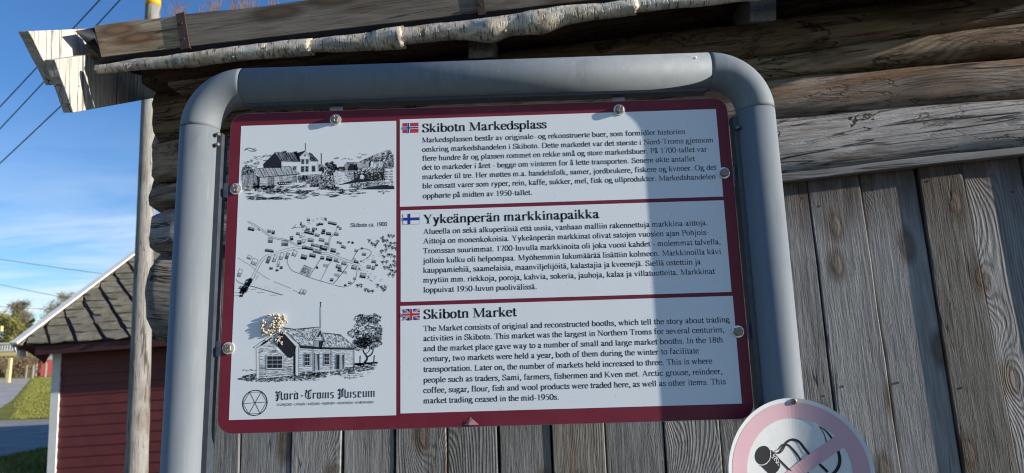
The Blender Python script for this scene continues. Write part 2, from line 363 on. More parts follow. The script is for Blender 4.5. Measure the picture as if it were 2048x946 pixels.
for i in range(len(js) - 1):
    (ua, za, sa), (ub, zb, sb) = js[i], js[i + 1]
    def U(u0, z0, s, z): return u0 + s * (z - z0)
    zl0 = onwall(1000, 423).z; zl1 = onwall(2048, 301).z; ul0 = uz(onwall(1000, 423))[0]; ul1 = uz(onwall(2048, 301))[0]
    zt, zbm = zl0 + (zl1 - zl0) * ((ua + ub) / 2 - ul0) / (ul1 - ul0) + 0.02, 0.12
    gap = 0.0034 if i not in (3, 9) else 0.006
    if i == 13: gap = 0.008
    ct = (U(ua, za, sa, zt) + U(ub, zb, sb, zt)) / 2; cb = (U(ua, za, sa, zbm) + U(ub, zb, sb, zbm)) / 2
    wt = U(ub, zb, sb, zt) - U(ua, za, sa, zt) - gap; wb = U(ub, zb, sb, zbm) - U(ua, za, sa, zbm) - gap
    off = (stepo[i] if i < len(stepo) else 0.0) - 0.0125
    A = WO + WU * cb + WN * off; A.z = zbm; B = WO + WU * ct + WN * off; B.z = zt
    yw = math.radians(yaws[i] if i < len(yaws) else 0)
    out = WN * math.cos(yw) - WU * math.sin(yw)
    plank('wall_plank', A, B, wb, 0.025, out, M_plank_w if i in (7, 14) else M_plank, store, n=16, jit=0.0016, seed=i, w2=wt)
# nail heads
nl = MB(); rs = random.Random(17)
for i in range(len(js) - 1):
    for z_ in (1.50, 1.30, 1.93):
        for du in (0.022, js[i + 1][0] - js[i][0] - 0.024):
            if rs.random() < 0.25: continue
            zz_ = z_ + rs.uniform(-.03, .03) + (0.02 if i > 9 else 0); u_ = js[i][0] + js[i][2] * (zz_ - js[i][1]) + du; off = (stepo[i] if i < len(stepo) else 0)
            c = WO + WU * u_ + WN * (off - 0.001); c.z = zz_; nl.tube([c - WN * 0.002, c + WN * 0.0013], 0.0026, 8)
tag(nl.build('nails', M_rust, store), kind='stuff')
# dark backing behind the planks
mb = MB(); a = js[0][0] - 0.02; bq = js[-1][0]
q0 = WO + WU * a - WN * 0.05; q1 = WO + WU * bq - WN * 0.05
mb.prism([q0, q1, q1 + UPV * 2.05, q0 + UPV * 2.05], WN * 0.012)
mb.build('inner_wall', M_soffit, store)

# logs: outlines traced as (px x, y top, y bottom) and laid on the wall face
def wall_log(rows, mat, off=0.02, depth=0.07, seed=0, name='log', nseg=40, wob=0.004, power=2.6, ends=True):
    rs = random.Random(seed); st = []
    for x, yt, yb in rows:
        T = onwall(x, yt, off); Bm = onwall(x, yb, off); st.append(((T + Bm) / 2, (T.z - Bm.z) / 2, ))
    us = [uz(c)[0] for c, h in st]; rings = []
    A = st[0][0]; Bq = st[-1][0]; M = frame((A + Bq) / 2, Bq - A, -WN)
    sd_ = seed * 7.3
    for i in range(nseg + 1):
        u_ = us[0] + (us[-1] - us[0]) * (i / nseg); k = 0
        while k < len(us) - 2 and u_ > us[k + 1]: k += 1
        t = (u_ - us[k]) / (us[k + 1] - us[k]); c = st[k][0].lerp(st[k + 1][0], t); h = st[k][1] * (1 - t) + st[k + 1][1] * t
        e = 1.0
        if i == 0: e = 0.86
        ring = []
        for j in range(18):
            a = 2 * PI * j / 18; ca, sa = math.cos(a), math.sin(a)
            r = (abs(ca) ** power + abs(sa) ** power) ** (-1 / power)
            nz = mnoise.noise(Vector((u_ * 3.0 + sd_, ca * 1.3, sa * 1.3 + sd_))) * wob * 2 + mnoise.noise(Vector((u_ * 11 + sd_, ca * 3, sa * 3))) * wob * 0.7
            ring.append(c + UPV * (sa * (r * h * e + nz)) + WN * (ca * (r * depth * e + nz)) - WN * depth * 0.9)
        rings.append(ring)
    mb = MB(); mb.loft(rings); o = mb.build(name, mat, store, M, smooth=True)
    return o
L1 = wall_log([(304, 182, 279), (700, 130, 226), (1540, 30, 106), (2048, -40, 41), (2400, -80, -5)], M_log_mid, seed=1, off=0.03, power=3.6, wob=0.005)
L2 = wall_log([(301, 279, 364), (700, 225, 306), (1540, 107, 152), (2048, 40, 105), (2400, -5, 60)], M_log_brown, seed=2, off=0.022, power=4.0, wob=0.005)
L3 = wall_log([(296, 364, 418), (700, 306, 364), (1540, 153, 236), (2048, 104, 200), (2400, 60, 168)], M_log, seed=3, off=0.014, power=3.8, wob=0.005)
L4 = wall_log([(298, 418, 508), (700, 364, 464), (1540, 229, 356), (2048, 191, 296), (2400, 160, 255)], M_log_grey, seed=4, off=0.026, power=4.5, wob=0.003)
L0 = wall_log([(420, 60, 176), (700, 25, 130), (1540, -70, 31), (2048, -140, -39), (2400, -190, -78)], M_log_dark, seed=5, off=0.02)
# short cross log at the corner under the others (its near end hangs in front of the corner)
wall_log([(290, 506, 664), (318, 508, 684), (345, 512, 684), (395, 516, 676)], M_log_end, seed=6, off=0.03, depth=0.09, nseg=8, power=3.2, wob=0.006)
# gable wall logs running back from the corner, and the side wall of the storehouse
for k in range(5):
    c = onwall(330, 200 + 85 * k, 0.0); A = c - WN * 0.02; Bq = c - WN * 3.4 
    mb = MB(); h = 0.055; rings = []
    for i in range(7):
        q = A.lerp(Bq, i / 6); rings.append([q + UPV * (h * math.sin(2 * PI * j / 12)) + WU * (0.05 * math.cos(2 * PI * j / 12)) for j in range(12)])
    mb.loft(rings); mb.build('cross_log', M_log, store, frame((A + Bq) / 2, Bq - A, -WU), smooth=True)
# lath under the lowest log
A = onwall(395, 503, 0.012); Bq = onwall(2500, 250, 0.012)
A = onwall(395, 498, 0.010); p1 = onwall(1569, 357.5, 0.010); p2 = onwall(2048, 303, 0.010); dv = (p2 - p1).normalized()
A = p1 - dv * ((p1 - A).length); Bq = p2 + dv * 0.7
plank('lath', A - WN * 0.002, Bq - WN * 0.002, 0.019, 0.034, WN, M_lath, store, n=40, jit=0.0015, seed=33)

# the roof: eave parts stand EO metres in front of the wall
EO = 0.20
def oneave(px, py, off=0.0): return at_plane(px, py, WO + WN * (EO + off), WN)
def eave_board(x0, x1, mat, seed, split=False):
    top = lambda x: 51 - 0.117 * (x - 188); bot = lambda x: 112 - 0.1151 * (x - 203)
    pts = []
    n = max(4, int((x1 - x0) / 60)); rs = random.Random(seed)
    rings = []
    T0 = oneave(x0, top(x0)); B0 = oneave(x0 + (15 if x0 < 250 else 0), bot(x0)); T1 = oneave(x1, top(x1)); B1 = oneave(x1, bot(x1))
    M = frame((T0 + B1) / 2, T1 - T0, -WN)
    for i in range(n + 1):
        t = i / n; T = T0.lerp(T1, t); Bm = B0.lerp(B1, t); th = 0.03
        T = T + UPV * rs.uniform(-0.0015, 0.0015)
        rings.append([Bm, Bm.lerp(T, 0.5) , T - WN * 0.0, T - WN * th, Bm - WN * th])
    mb = MB(); mb.loft(rings); return mb.build('turf_board', mat, store, M)
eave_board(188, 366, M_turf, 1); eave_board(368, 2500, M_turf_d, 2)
# iron straps over the turf board
for xa, wd_ in ((365, 0.021), (958, 0.017), (1700, 0.019)):
    T = oneave(xa - 4, 51 - 0.117 * (xa - 192) - 1, 0.003); Bm = oneave(xa + 6, 112 - 0.1151 * (xa - 197) + 2, 0.003)
    ax = (Bm - T).normalized(); M = frame((T + Bm) / 2, T - Bm, -WN); mb = MB(); L = (T - Bm).length
    mb.box((-wd_ / 2, -0.002, -L / 2), (wd_ / 2, 0.002, L / 2), M=M)
    mb.box((-wd_ / 2, -0.002, L / 2), (wd_ / 2, 0.045, L / 2 + 0.004), M=M)
    mb.box((-wd_ / 2, -0.002, -L / 2 - 0.004), (wd_ / 2, 0.045, -L / 2), M=M)
    for zz_ in (-0.25, 0.22):
        q = M @ Vector((0, -0.002, L * zz_)); mb.tube([q, q + WN * 0.003], 0.0035, 8)
    mb.build('iron_strap', M_rust, store, M)
# black membrane between turf board and bark, rippled
mb = MB(); rings = []
rs = random.Random(8)
for i in range(60):
    x = 196 + i * 38; y0 = 110 - 0.1151 * (x - 203); a_ = oneave(x, y0 - 3, -0.006); b_ = oneave(x, y0 + 16 + rs.uniform(-2.0, 2.0), -0.002 + rs.uniform(-0.003, 0.003)); c_ = b_ - WN * 0.22 + UPV * 0.05
    rings.append([a_, b_, c_])
mb.loft(rings, caps=False, closed=False); mb.build('membrane', M_black, store, smooth=True)
# folded membrane at the roof end
XG = -1.03
mb = MB()
f0 = [at_x(150, 62, XG + 0.004), at_x(182, 56, XG + 0.01), oneave(190, 56, -0.01), oneave(206, 116, -0.004), at_x(199, 112, XG + 0.02), at_x(178, 92, XG + 0.006)]
mid_ = sum(f0, Vector()) / 6 + Vector((0.012, -0.01, 0.004))
mb.add(f0 + [mid_], [(i, (i + 1) % 6, 6) for i in range(6)]); mb.build('membrane_fold', M_black, store, fixn=False, smooth=True)

# birch bark roll: overlapping curled sheets
def bark_material():
    mt, nt, bs = new_mat('birch_bark')
    raw, p, oi = objcoord(nt)
    n = nt.noise(nt.mul3(p, (26, 26, 26)), 1.0, 5.0, 0.65)
    col = nt.ramp(n, [(0.28, (0.30, 0.22, 0.13)), (0.46, (0.56, 0.48, 0.36)), (0.62, (0.70, 0.64, 0.54))])
    gp = nt.noise(nt.mul3(p, (30, 30, 16)), 1.0, 4.0, 0.7, 0.8)
    col = nt.mix(nt.maprange(gp, 0.48, 0.66, 0, 0.8), col, (0.22, 0.215, 0.22))
    ln = nt.noise(nt.mul3(p, (36, 36, 300)), 1.0, 2.0, 0.5, 0.15)
    lm = nt.noise(nt.mul3(p, (70, 70, 60)), 1.0, 2.0, 0.5)
    dash = nt.m('MULTIPLY', nt.maprange(ln, 0.52, 0.59, 0, 1), nt.maprange(lm, 0.40, 0.52, 0, 1))
    col = nt.mix(nt.m('MULTIPLY', dash, 0.8), col, (0.055, 0.045, 0.04))
    nt.put(bs.inputs['Base Color'], col); bs.inputs['Roughness'].default_value = 0.42
    h = nt.m('SUBTRACT', nt.m('MULTIPLY', n, 1.0), nt.m('MULTIPLY', dash, 0.35))
    nt.put(bs.inputs['Normal'], nt.node('ShaderNodeBump', {'Height': h, 'Strength': 0.7, 'Distance': 0.004}).outputs[0])
    return mt
M_bark = bark_material()
M_peel = plain('bark_inner', (0.62, 0.42, 0.24), rough=0.6, var=0.2, vscale=80)
def bark(rows, seed, grow=1.0, name='bark_sheet'):
    rs = random.Random(seed); pts = []
    for x, yt, yb in rows: pts.append((x, yt, yb))
    path = []; rad = []
    n = max(6, int((rows[-1][0] - rows[0][0]) / 9))
    for i in range(n + 1):
        x = rows[0][0] + (rows[-1][0] - rows[0][0]) * i / n; k = 0
        while k < len(rows) - 2 and x > rows[k + 1][0]: k += 1
        t = (x - rows[k][0]) / (rows[k + 1][0] - rows[k][0]); t = t * t * (3 - 2 * t) * 0.6 + t * 0.4
        yt = rows[k][1] * (1 - t) + rows[k + 1][1] * t; yb = rows[k][2] * (1 - t) + rows[k + 1][2] * t
        T = oneave(x, yt, 0.005); Bm = oneave(x, yb, 0.005); path.append((T + Bm) / 2); rad.append((T - Bm).length / 2 * 0.97 * grow)
    M = frame((path[0] + path[-1]) / 2, path[-1] - path[0], -WN); rings = []; nn = 20; sd_ = seed * 3.7
    for i, (c, r) in enumerate(zip(path, rad)):
        t = (path[min(i + 1, n)] - path[max(i - 1, 0)]).normalized(); a = (UPV - t * UPV.dot(t)).normalized(); b = t.cross(a); ring = []
        for j in range(nn):
            an = 2 * PI * j / nn
            d = mnoise.noise(Vector((c.x * 14 + sd_, math.cos(an) * 1.2, math.sin(an) * 1.2))) * 0.10 + mnoise.noise(Vector((c.x * 60 + sd_, math.cos(an) * 3, math.sin(an) * 3))) * 0.05
            e = 0.0
            if i in (0, n): e = mnoise.noise(Vector((an * 2.2, sd_, i))) * 0.006
            ring.append(c + (a * math.cos(an) + b * math.sin(an)) * r * (1 + d) + t * e)
        rings.append(ring)
    # sheet thickness: fold the rim inwards so that the open ends read as a curl
    def inner(ring, c, k, push, t): return [c + (q - c) * k + t * push for q in ring]
    t0 = (path[1] - path[0]).normalized(); t1 = (path[-1] - path[-2]).normalized()
    rings = [inner(rings[0], path[0], 0.3, 0.004, t0), inner(rings[0], path[0], 0.86, 0.002, t0)] + rings + [inner(rings[-1], path[-1], 0.86, -0.002, t1), inner(rings[-1], path[-1], 0.3, -0.004, t1)]
    mb = MB(); mb.loft(rings); o = mb.build(name, [M_bark], store, M, smooth=True)
    return o
bark([(194, 130, 147), (307, 115, 138), (380, 106, 134), (434, 98, 127), (480, 93, 121), (538, 86, 116)], 1)
bark([(530, 88, 117), (580, 82, 113), (624, 79, 109)], 2, 1.03)
bark([(616, 80, 104), (680, 72, 103), (753, 66, 99)], 3, 1.0)
bark([(748, 64, 99), (780, 58, 97), (808, 54, 95)], 4, 1.06)
bark([(800, 56, 90), (892, 47, 80), (930, 42, 78), (983, 35, 83), (1022, 31, 70), (1080, 20, 68), (1134, 13, 49), (1195, 8, 39), (1274, -1, 28)], 5)
bark([(1266, 2, 24), (1380, -10, 14), (1500, -16, 2), (1620, -30, -8)], 6)
bark([(1610, -34, -6), (1900, -68, -38), (2300, -112, -80)], 7)
# little torn flaps
mb = MB(); rs = random.Random(3)
for (x, y) in ((468, 112), (535, 98), (620, 95), (804, 72), (806, 88), (1000, 50), (1012, 58), (1175, 20), (985, 60), (1050, 24), (262, 130), (1270, 10)):
    q = oneave(x, y, 0.022); l = rs.uniform(0.006, 0.014); k = rs.uniform(-0.5, 0.5); d = Vector((k * l, -0.004, -l)); sdv = WU * 0.0025
    mb.add([q - sdv, q + sdv, q + d * 0.6 + sdv + WN * 0.003, q + d * 0.6 - sdv + WN * 0.003, q + d + WN * 0.001], [(0, 1, 2, 3), (3, 2, 4)])
tag(mb.build('torn_bark', M_bark, store, fixn=False), kind='stuff')

# roof deck: sloping boards under the turf, rafters, turf
PITCH = math.radians(24); RD = -WN * math.cos(PITCH) + UPV * math.sin(PITCH)
E0 = oneave(196, 118, -0.03); E1 = oneave(2500, 118 - 0.1151 * 2304, -0.03)
EL = (E1 - E0).length; ED = (E1 - E0).normalized(); RNrm = ED.cross(RD).normalized()
if RNrm.z < 0: RNrm = -RNrm
nb = 22; bwid = 2.2 / nb
for k in range(nb):
    A = E0 + ED * -0.03 + RD * (bwid * (k + 0.5)) + RNrm * 0.012; Bq = A + ED * (EL + 0.03)
    plank('roof_board', A, Bq, bwid - 0.003, 0.022, -RNrm, M_soffit, store, n=6, seed=50 + k)
mb = MB(); A = E0 - ED * 0.02 + RNrm * 0.026
mb.prism([A, A + ED * EL, A + ED * EL + RD * 2.2, A + RD * 2.2], RNrm * 0.022)
def turf_mat():
    mt, nt, bs = new_mat('turf'); raw, p, oi = objcoord(nt)
    n = nt.noise(p, 40, 5, 0.7); nt.put(bs.inputs['Base Color'], nt.ramp(n, [(0.3, (0.04, 0.03, 0.015)), (0.6, (0.16, 0.12, 0.05)), (0.8, (0.28, 0.20, 0.10))])); bs.inputs['Roughness'].default_value = 1.0
    nt.put(bs.inputs['Normal'], nt.node('ShaderNodeBump', {'Height': n, 'Strength': 1, 'Distance': 0.02}).outputs[0]); return mt
mb.build('turf_layer', turf_mat(), store)
# rafter ends poking out below the bark
def rafter(x0, x1, y0, y1, seed):
    a = oneave(x0, y0, -0.045); b_ = oneave(x1, y0 - 3, -0.045); c = oneave(x1, y1 - 3, -0.045); d = oneave(x0, y1, -0.045)
    mb = MB(); mb.prism([a, b_, c, d], RD * 1.6); return mb.build('rafter', M_block, store, frame((a + c) / 2, RD, UPV), bevel=0.002)
rafter(937, 985, 66, 117, 1); rafter(1500, 1553, -20, 44, 2); rafter(2120, 2175, -120, -50, 3)
# purlin stub at the left corner, in the shade
a = oneave(334, 138, -0.10); b_ = oneave(432, 128, -0.10); c = oneave(425, 158, -0.10); d = oneave(336, 172, -0.10)
mb = MB(); mb.prism([a, b_, c, d], -WN * 0.5); mb.build('purlin', M_log, store, frame((a + c) / 2, WU, -WN))
plank('wall_plate', onwall(300, 150, 0.07), onwall(2400, -150, 0.07), 0.075, 0.07, WN, M_log_dark, store, n=30, jit=0.004, seed=71)
# barge boards on the left gable, built in the plane x = XG
def barge(poly, X, th, seed):
    P3 = [at_x(x, y, X) for x, y in poly]; mb = MB(); d = (P3[-1] - P3[0])
    # pieces: subdivide the front outline for a rough sawn end
    mb.prism(P3, Vector((-th, 0, 0))); c = sum(P3, Vector()) / len(P3)
    return mb.build('barge_board', M_barge, store, frame(c, P3[2] - P3[1], Vector((-1, 0, 0))), bevel=0.0015)
rs = random.Random(2)
def rough_edge(p, q, n, amp):
    return [(p[0] + (q[0] - p[0]) * i / n + (rs.uniform(-amp, amp) if 0 < i < n else 0), p[1] + (q[1] - p[1]) * i / n + (rs.uniform(-amp, amp) if 0 < i < n else 0)) for i in range(n + 1)]
low = [(360, 82), (109, 118)]; 
barge([(147, 225), (420, 176), (420, 76)] + rough_edge((109, 119), (147, 225), 6, 1.2)[:-1], XG, 0.024, 1)
barge([(112, 170), (400, 128), (400, 50), (184, 57)] + rough_edge((57, 62), (112, 170), 6, 1.2)[:-1], XG - 0.032, 0.024, 2)

# dry grass tufts on the turf
def grass_mat(): 
    mt, nt, bs = new_mat('dry_grass'); raw, p, oi = objcoord(nt); n = nt.noise(p, 60, 2, 0.5)
    nt.put(bs.inputs['Base Color'], nt.ramp(n, [(0.35, (0.30, 0.15, 0.09)), (0.6, (0.52, 0.33, 0.20))])); bs.inputs['Roughness'].default_value = 0.8; return mt
mb = MB(); rs = random.Random(12)
def blade(q, l, lean, wd_):
    pts = [q + Vector((lean.x * (t ** 1.6), lean.y * (t ** 1.6), l * t * (1 - 0.25 * t))) for t in (0, .3, .6, .85, 1)]
    for i in range(4):
        w0 = wd_ * (1 - i / 4.3); w1 = wd_ * (1 - (i + 1) / 4.3); a, b_ = pts[i], pts[i + 1]
        mb.add([a - Vector((w0, 0, 0)), a + Vector((w0, 0, 0)), b_ + Vector((w1, 0, 0)), b_ - Vector((w1, 0, 0))], [(0, 1, 2, 3)])
spots_ = [(350, 25, 20, 0.045), (358, 24, 14, 0.05), (368, 24, 10, 0.03), (425, 12, 22, 0.04), (436, 10, 12, 0.045), (470, 10, 26, 0.03), (488, 8, 26, 0.035), (505, 6, 16, 0.02), (270, 38, 6, 0.015), (240, 44, 5, 0.01), (545, 2, 20, 0.02), (405, 16, 8, 0.02), (328, 22, 3, 0.06)]
for x, y, n_, l in spots_:
    for k in range(n_):
        q = oneave(x + rs.gauss(0, 5), y + 10, -0.035 - rs.uniform(0, 0.05)); q.z += 0.0
        blade(q, l * rs.uniform(0.6, 1.3) + 0.016, Vector((rs.gauss(0, 0.5) * l, rs.gauss(0, 0.35) * l, 0)), 0.0006)
for k in range(1500):
    q = E0 + ED * rs.uniform(0, EL) + RD * rs.uniform(0.02, 1.6) + RNrm * 0.046; l = rs.uniform(0.012, 0.05); blade(q, l, Vector((rs.gauss(0, .5) * l, rs.gauss(0, .4) * l, 0)), 0.0007)
tag(mb.build('dry_grass', grass_mat(), store, fixn=False), kind='stuff')
# ---------------------------------------------------------------- a small serif face drawn with a broad pen
GL = {
'a': (444, 'v 300 60 330; p 92 335 110 425 200 452 280 425 300 330; p 300 265 210 235 95 175 82 95 140 18 220 32 300 105; p 302 90 318 18 360 18 430 55'),
'b': (500, 'v 108 0 683; f 108 683; e 268 225 172 222 -180 180'),
'c': (444, 'e 235 225 180 222 45 322; d 352 352 48'),
'd': (500, 'v 388 0 683; f 388 683; e 232 225 172 222 0 360; s 420 0 60'),
'e': (444, 'e 232 225 178 222 8 322; h 62 405 258'),
'f': (333, 'v 148 0 560; p 148 560 165 645 225 672 300 645; d 300 632 40; h 25 285 440; s 148 0 115'),
'g': (500, 'e 205 305 125 138 0 360; h 280 460 425; p 150 190 80 120 120 70 330 55 430 10 440 -50; e 235 -105 195 92 -60 220; p 430 -30 420 -120 330 -185 235 -197'),
'h': (500, 'v 112 0 683; f 112 683; p 112 350 200 435 300 445 368 400 382 300; v 382 0 300; s 112 0 100; s 382 0 100'),
'i': (278, 'v 142 0 450; f 142 450; d 134 608 58; s 142 0 115'),
'j': (278, 'v 150 -60 450; f 150 450; d 140 608 58; p 150 -60 140 -160 90 -200 10 -180'),
'k': (500, 'v 110 0 683; f 110 683; l 170 215 390 430 t; l 205 265 400 10 T; s 110 0 100; s 395 0 105; s 365 450 90'),
'l': (278, 'v 138 0 683; f 138 683; s 138 0 115'),
'm': (778, 'v 115 0 450; f 115 450; p 115 350 200 435 280 445 345 400 358 300; v 358 0 300; p 358 340 450 435 540 445 615 400 630 300; v 630 0 300; s 115 0 98; s 358 0 98; s 630 0 110'),
'n': (500, 'v 112 0 450; f 112 450; p 112 350 200 435 300 445 368 400 382 300; v 382 0 300; s 112 0 100; s 382 0 105'),
'o': (500, 'e 250 225 183 225 0 360'),
'p': (500, 'v 112 -217 450; f 112 450; e 268 225 172 222 -180 180; s 112 -217 110'),
'q': (500, 'v 390 -217 450; e 232 225 172 222 0 360; s 390 -217 110'),
'r': (333, 'v 110 0 450; f 110 450; p 110 330 170 415 230 440 300 415; d 300 405 45; s 110 0 110'),
's': (389, 'p 335 345 300 420 190 445 95 410 90 330 190 260 300 190 320 90 240 18 130 15 70 60 52 125'),
't': (278, 'v 128 90 575; h 20 265 435; p 128 100 150 20 200 15 268 60'),
'u': (500, 'v 112 120 450; f 112 450; p 112 120 140 25 220 12 300 40 385 120; v 385 0 450; f 385 450; s 430 0 50'),
'v': (500, 'l 95 440 262 5 T; l 262 10 412 440 t; s 95 450 90; s 410 450 72'),
'w': (722, 'l 90 440 235 5 T; l 235 10 350 400 t; l 345 440 500 5 T; l 500 10 635 440 t; s 90 450 85; s 345 450 80; s 635 450 70'),
'x': (500, 'l 95 440 405 10 T; l 90 10 395 440 t; s 95 450 85; s 395 450 75; s 90 0 75; s 405 0 85'),
'y': (500, 'l 90 440 262 20 T; p 412 440 262 20 190 -150 120 -195 45 -165; s 90 450 88; s 412 450 72'),
'z': (444, 'h 50 400 430; h 40 410 18; l 375 430 65 18 T; l 55 430 45 340 t; l 410 20 425 110 t'),
'A': (722, 'l 355 650 590 15 T; l 355 650 110 15 t; h 195 500 235; s 110 0 100; s 595 0 115'),
'B': (667, 'v 170 0 662; p 170 645 400 645 520 590 520 430 400 350 170 350; p 400 350 560 320 590 180 520 40 380 18 170 18; s 110 662 95; s 110 0 95'),
'C': (667, 'e 365 330 305 330 42 318; l 610 660 600 450 t'),
'D': (722, 'v 165 0 662; p 60 646 330 648 560 590 655 335 560 80 330 16 60 16'),
'H': (722, 'v 150 0 662; v 572 0 662; h 150 572 340; s 150 0 130; s 572 0 130; s 150 662 130; s 572 662 130'),
'I': (333, 'v 166 0 662; s 166 0 145; s 166 662 145'),
'J': (389, 'v 235 110 662; p 235 110 210 10 110 -10 40 60; s 235 662 140'),
'K': (722, 'v 150 0 662; l 205 300 560 640 t; l 260 360 615 15 T; s 150 0 130; s 150 662 130; s 560 662 120; s 620 0 115'),
'L': (611, 'v 160 0 662; h 30 560 16; l 560 16 595 180 t; s 160 662 130'),
'M': (889, 'v 745 0 662; l 150 0 150 640 t; l 165 650 440 20 T; l 440 20 730 650 t; s 140 0 125; s 760 0 125; s 110 662 90; s 790 662 85'),
'N': (722, 'l 130 10 130 640 t; l 140 650 600 15 T; l 600 15 600 650 t; s 130 0 115; s 90 662 85; s 600 662 115'),
'O': (722, 'e 361 330 300 332 0 360'),
'P': (556, 'v 155 0 662; p 60 646 330 646 490 600 505 480 470 350 330 315 170 320; s 155 0 135'),
'S': (556, 'l 455 660 440 480 t; p 445 500 400 630 260 660 120 590 110 470 210 385 380 310 480 200 440 60 290 8 150 30 60 190; l 52 0 60 200 t'),
'T': (611, 'v 305 0 662; h 30 582 645; l 32 645 20 500 t; l 580 645 592 500 t; s 305 0 135'),
'Y': (722, 'v 360 0 300; l 115 650 360 290 T; l 365 300 590 650 t; s 360 0 140; s 115 662 110; s 590 662 105'),
'0': (500, 'e 250 330 190 335 0 360'), '1': (500, 'v 262 0 665; l 120 570 250 655 t; s 262 0 130'),
'5': (500, 'h 170 420 650; l 165 650 110 385 t; p 115 385 250 420 390 340 410 200 330 60 200 8 50 30'),
'7': (500, 'h 40 440 640; l 440 640 240 0 78; l 45 645 20 510 t'),
'8': (500, 'e 250 500 150 155 0 360; e 250 170 178 165 0 360'),
'9': (500, 'e 245 445 180 222 0 360; p 420 430 400 250 290 90 60 -10'),
'.': (250, 'd 125 42 56'), ',': (250, 'd 120 45 54; p 150 50 150 -30 110 -90 70 -130'), '-': (333, 'l 45 225 285 225 58'),
}
def ring_(x, y, r): return f'e {x} {y} {r} {r} 0 360'
GL['å'] = (444, GL['a'][1] + '; ' + ring_(215, 620, 75)); GL['ä'] = (444, GL['a'][1] + '; d 125 600 52; d 305 600 52')
GL['ö'] = (500, GL['o'][1] + '; d 155 600 52; d 345 600 52'); GL['ø'] = (500, GL['o'][1] + '; l 60 -20 440 480 t')
GL['æ'] = (667, GL['e'][1])
BW = {'a': 500, 'b': 556, 'd': 556, 'e': 444, 'i': 278, 'k': 556, 'l': 278, 'm': 833, 'n': 556, 'o': 500, 'p': 556, 'r': 444, 's': 389, 't': 333, 'y': 500, 'ä': 500, 'S': 556, 'M': 944, 'Y': 722}
def catmull(pts, n=6):
    out = []; P_ = [pts[0]] + list(pts) + [pts[-1]]
    for i in range(1, len(P_) - 2):
        a, b, c, d = P_[i - 1:i + 3]
        for k in range(n):
            t = k / n
            out.append(tuple(0.5 * (2 * b[j] + (c[j] - a[j]) * t + (2 * a[j] - 5 * b[j] + 4 * c[j] - d[j]) * t * t + (3 * b[j] - a[j] - 3 * c[j] + d[j]) * t ** 3) for j in (0, 1)))
    out.append(tuple(pts[-1])); return out

class Ink:
    """flat print: ribbons and polygons in a 2-D frame, mapped to 3-D by fn(x, y)"""
    def __init__(s): s.mb = MB()
    def poly(s, fn, pts): s.mb.add([fn(*p) for p in pts], [tuple(range(len(pts)))])
    def ribbon(s, fn, pts, wf):
        n = len(pts)
        if n < 2: return
        L_, R_ = [], []
        for i in range(n):
            a = pts[max(i - 1, 0)]; b = pts[min(i + 1, n - 1)]; dx, dy = b[0] - a[0], b[1] - a[1]; l = math.hypot(dx, dy) or 1; dx /= l; dy /= l
            w_ = (wf(dx, dy, i / (n - 1)) if callable(wf) else wf) / 2
            L_.append(fn(pts[i][0] - dy * w_, pts[i][1] + dx * w_)); R_.append(fn(pts[i][0] + dy * w_, pts[i][1] - dx * w_))
        vs = L_ + R_; s.mb.add(vs, [(i, i + 1, n + i + 1, n + i) for i in range(n - 1)])
    def disc(s, fn, x, y, r, n=10): s.poly(fn, [(x + r * math.cos(2 * PI * k / n), y + r * math.sin(2 * PI * k / n)) for k in range(n)])
    def glyph(s, fn, ch, T, t, sx_=1.0):
        for cmd in GL[ch][1].split(';'):
            c = cmd.split(); k = c[0]; wts = {'T': T, 't': t}
            auto = lambda dx, dy, _u: T * abs(dy) ** 1.2 + t * abs(dx)
            A = [float(q) for q in c[1:] if q not in 'Tt']; last = c[-1]
            if k == 'v': s.ribbon(fn, [(A[0] * sx_, A[1]), (A[0] * sx_, A[2])], T)
            elif k == 'h': s.ribbon(fn, [(A[0] * sx_, A[2]), (A[1] * sx_, A[2])], t * 1.15)
            elif k == 's': y = A[1] + (15 if A[1] <= 0 else -15); s.ribbon(fn, [((A[0]) * sx_ - A[2], y), (A[0] * sx_ + A[2], y)], 32)
            elif k == 'f': s.ribbon(fn, [(A[0] * sx_ - 90, A[1] - 62), (A[0] * sx_ + T * .3, A[1] - 16)], 34)
            elif k == 'l': s.ribbon(fn, [(A[0] * sx_, A[1]), (A[2] * sx_, A[3])], wts[last] if last in wts else float(last))
            elif k == 'd': s.disc(fn, A[0] * sx_, A[1], A[2] * (1.25 if T > 100 else 1.0))
            elif k == 'e':
                n = 16; pts = [((A[0] + A[2] * math.cos(math.radians(A[4] + (A[5] - A[4]) * i / n))) * sx_, A[1] + A[3] * math.sin(math.radians(A[4] + (A[5] - A[4]) * i / n))) for i in range(n + 1)]
                s.ribbon(fn, pts, auto)
            elif k == 'p':
                q = [(A[i] * sx_, A[i + 1]) for i in range(0, len(A), 2)]; s.ribbon(fn, catmull(q, 5), auto)
    def build(s, name, mat, parent): return s.mb.build(name, mat, parent, fixn=False)
def adv(ch, bold): return 250 if ch == ' ' else (BW.get(ch, GL[ch][0]) if bold else GL[ch][0])
def text_line(ink, txt, x0, x1, z, em, y, bold=False):
    tot = sum(adv(c, bold) for c in txt); k = (x1 - x0) / tot; x = x0; T, t = (130, 40) if bold else (94, 44)
    for c in txt:
        if c != ' ':
            r = (BW.get(c, GL[c][0]) / GL[c][0]) if bold else 1.0
            ink.glyph(lambda a, b, X=x: (X + a * k, y, z + b * em / 1000), c, T, t, r)
        x += adv(c, bold) * k

